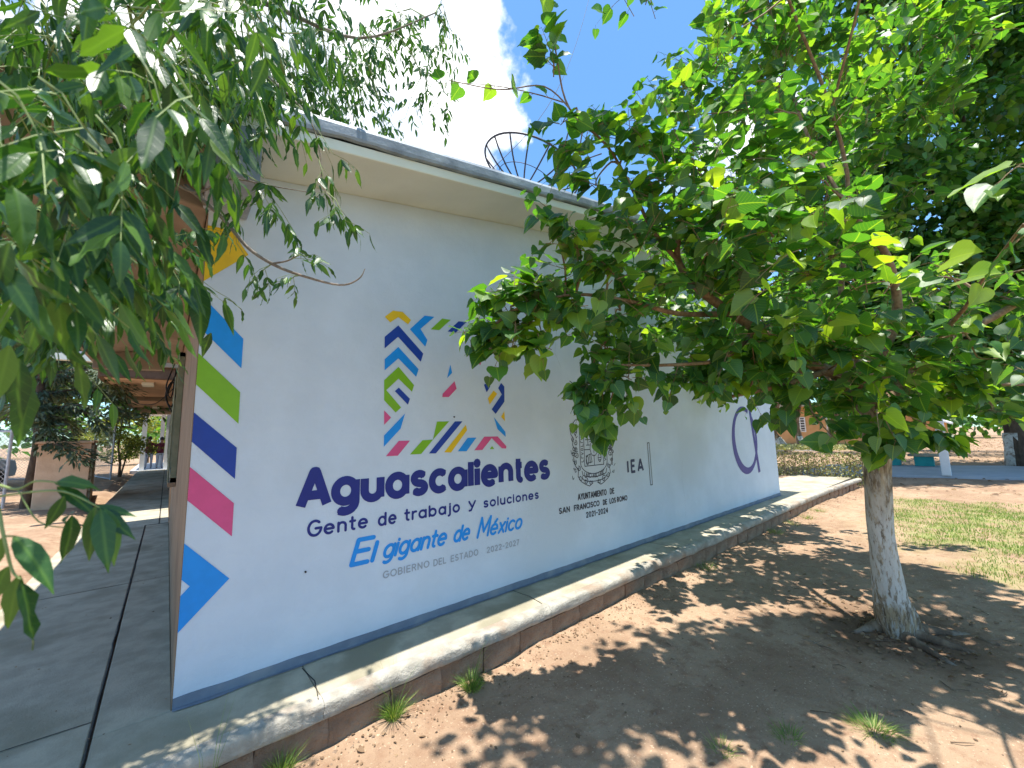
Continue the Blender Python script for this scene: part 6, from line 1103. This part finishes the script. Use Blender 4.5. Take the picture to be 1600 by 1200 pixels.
# ---------------------------------------------------------------- grass, tufts, litter
def blades(pts, name, material='grass'):
    m_ = MB(); 
    V_ = []; F_ = []; T_ = []
    for (x, y, z, h, w_, dx, dy) in pts:
        k = len(V_); a = random.uniform(0, 6.28); cx, cy = math.cos(a)*w_, math.sin(a)*w_
        V_ += [(x-cx,y-cy,z),(x+cx,y+cy,z),(x+dx*.4-cx*.7,y+dy*.4-cy*.7,z+h*.6),(x+dx*.4+cx*.7,y+dy*.4+cy*.7,z+h*.6),(x+dx,y+dy,z+h)]
        F_ += [(k,k+1,k+3,k+2),(k+2,k+3,k+4)]; T_ += [random.betavariate(2,2)]*5
    me = bpy.data.meshes.new(name); me.from_pydata(V_, [], F_); a = me.attributes.new('tint','FLOAT','POINT'); a.data.foreach_set('value', T_); me.materials.append(M[material])
    o = bpy.data.objects.new(name, me); COL.objects.link(o); return o
pts = []
for _ in range(90000):
    x = random.uniform(5.0, 14.5); y = random.uniform(-6.5, -1.0); t = turf(x, y)
    if random.random() < max(0,t-.2)*1.5*(.35+.65*(noise.noise(Vector((x*2.2,y*2.2,1))) > -.12)):
        h = random.uniform(.012,.055); pts.append((x,y,gz(x,y)-.003,h,.0035,random.gauss(0,.015),random.gauss(0,.015)))
tag(blades(pts, 'grass'), 'thin patchy grass right of the mulberry trunk', 'grass', kind='stuff')
def tuft(x, y, n, h, label, spread=.06, r=.03, tall=0):
    n = int(n*2); h *= 1.35; spread *= 1.2
    p_ = []
    for i in range(n):
        a = random.uniform(0,6.28); rr_ = random.uniform(0,r); hh = h*random.uniform(.4,1.1); s_ = random.uniform(.2,1.3)*spread
        p_.append((math.cos(a)*rr_, math.sin(a)*rr_, -.01, hh, .0018, math.cos(a)*s_, math.sin(a)*s_))
    for i in range(tall): a = random.uniform(0,6.28); p_.append((0,0,0,h*random.uniform(2,2.8),.0013,math.cos(a)*spread*1.6,math.sin(a)*spread*1.6))
    o = blades(p_, 'grass_tuft'); o.location = (x, y, gz(x,y)); return tag(o, label, 'grass tuft', 'weeds growing at the foot of the kerb')
tuft(.42,-.50,90,.09,'dark green grass tuft nearest the bottom left at the kerb foot', .09,.05)
tuft(1.00,-.50,110,.10,'straw coloured grass tuft with long seed stalks at the kerb foot left of centre', .10,.035,9)
tuft(1.52,-.55,120,.09,'bushy green and yellow grass tuft by the kerb at the edge of the leaf shadow', .09,.045,6)
tuft(.12,-.56,40,.14,'thin upright weeds at the bottom left corner of the kerb', .05,.06,6)
tuft(2.55,-2.05,50,.05,'small flat grass tuft in the sunlit patch at bottom right', .07,.06)
tuft(2.2,-1.85,40,.04,'small dry tuft on the trodden soil at the bottom edge', .06,.05)
tuft(2.95,-2.35,160,.05,'low green weed at the bottom right below the trunk', .09,.09)
for i, x in enumerate((4.9,7.3,8.1,8.9,9.6)): tuft(x,-.56-.02*i,60,.06,['tiny weed at the kerb foot in the middle of the shade','dry weed at the kerb foot where the sunlit bricks begin','yellow weed on the sunlit kerb foot','dense yellow weed clump near the end of the brick face','farthest weed at the kerb foot by the curve'][i], .07,.12)
# leaf litter & pebbles
fo = Foliage('far')
for _ in range(4200):
    x = random.uniform(-.2,14) ; y = random.uniform(-4.5,-.47); 
    if random.random() < .5: y = -.47-abs(random.gauss(0,.16)); 
    fo.add((x,y,gz(x,y)+.004), (random.gauss(0,1),random.gauss(0,1),.05), (random.gauss(0,.3),random.gauss(0,.3),1), random.uniform(.006,.024)*(2.4 if random.random() < .05 else 1))
for _ in range(420):
    a = random.uniform(0,6.28); d_ = abs(random.gauss(.2,.35))+.12; x = 4.66+d_*math.cos(a); y = -2.25+d_*math.sin(a)
    fo.add((x,y,gz(x,y)+.006), (random.gauss(0,1),random.gauss(0,1),.2), (random.gauss(0,.5),random.gauss(0,.5),1), random.uniform(.012,.05))
for _ in range(9000):
    x = random.uniform(14,60); y = random.uniform(-16,3); 
    if x < 26 and x > 16 and y > -15: 
        if random.random() < .8: continue
    fo.add((x,y,gz(x,y)+.02), (random.gauss(0,1),random.gauss(0,1),.1), (random.gauss(0,.4),random.gauss(0,.4),1), random.uniform(.05,.12))
for _ in range(160):
    x = random.uniform(-1.05,-.02); y = random.uniform(-.3,9); fo.add((x,y,.006), (random.gauss(0,1),random.gauss(0,1),0), (random.gauss(0,.2),random.gauss(0,.2),1), random.uniform(.006,.02))
tag(fo.merged(np.array(fo.L), 'leaf_litter', 'litter', None, 3, 4, 4), 'scattered dry leaves on the soil and walk', 'leaf litter', kind='stuff')
sk_ = MB()
for _ in range(70):
    x = random.uniform(2,7); y = random.uniform(-3.6,-.7)
    if random.random() < .6: x = 4.7+random.gauss(0,.5); y = -2.3+random.gauss(0,.45)
    a = random.uniform(0,6.28); l_ = random.uniform(.03,.16); z = gz(x,y)+.006; sk_.tube([(x,y,z),(x+l_*.5*math.cos(a),y+l_*.5*math.sin(a),z+.008),(x+l_*math.cos(a+.2),y+l_*math.sin(a+.2),z)], [.003,.003,.0015], 5)
o = sk_.build('fallen_twigs', 'bark'); tag(o, 'small dry twigs lying on the soil round the mulberry', 'twigs', kind='stuff')
pb = MB()
for _ in range(1500):
    x = random.uniform(-.2,9) ; y = random.uniform(-3.6,-.47) if random.random() < .6 else -.47-abs(random.gauss(0,.1)); s = random.uniform(.002,.007)*(2.2 if random.random() < .05 else 1); z = gz(x,y); k = len(pb.v)
    q = [(1,0,0),(0,1,0),(-1,0,0),(0,-1,0),(0,0,.7),(0,0,-.5)]
    pb.v += [(x+a*s*random.uniform(.7,1.3), y+b*s*random.uniform(.7,1.3), z+c*s+.001) for a,b,c in q]
    pb.f += [(k,k+1,k+4),(k+1,k+2,k+4),(k+2,k+3,k+4),(k+3,k,k+4),(k+1,k,k+5),(k+2,k+1,k+5),(k+3,k+2,k+5),(k,k+3,k+5)]
o = pb.build('pebbles', 'mortar'); tag(o, 'small pebbles and clods scattered on the soil', 'pebbles', kind='stuff')
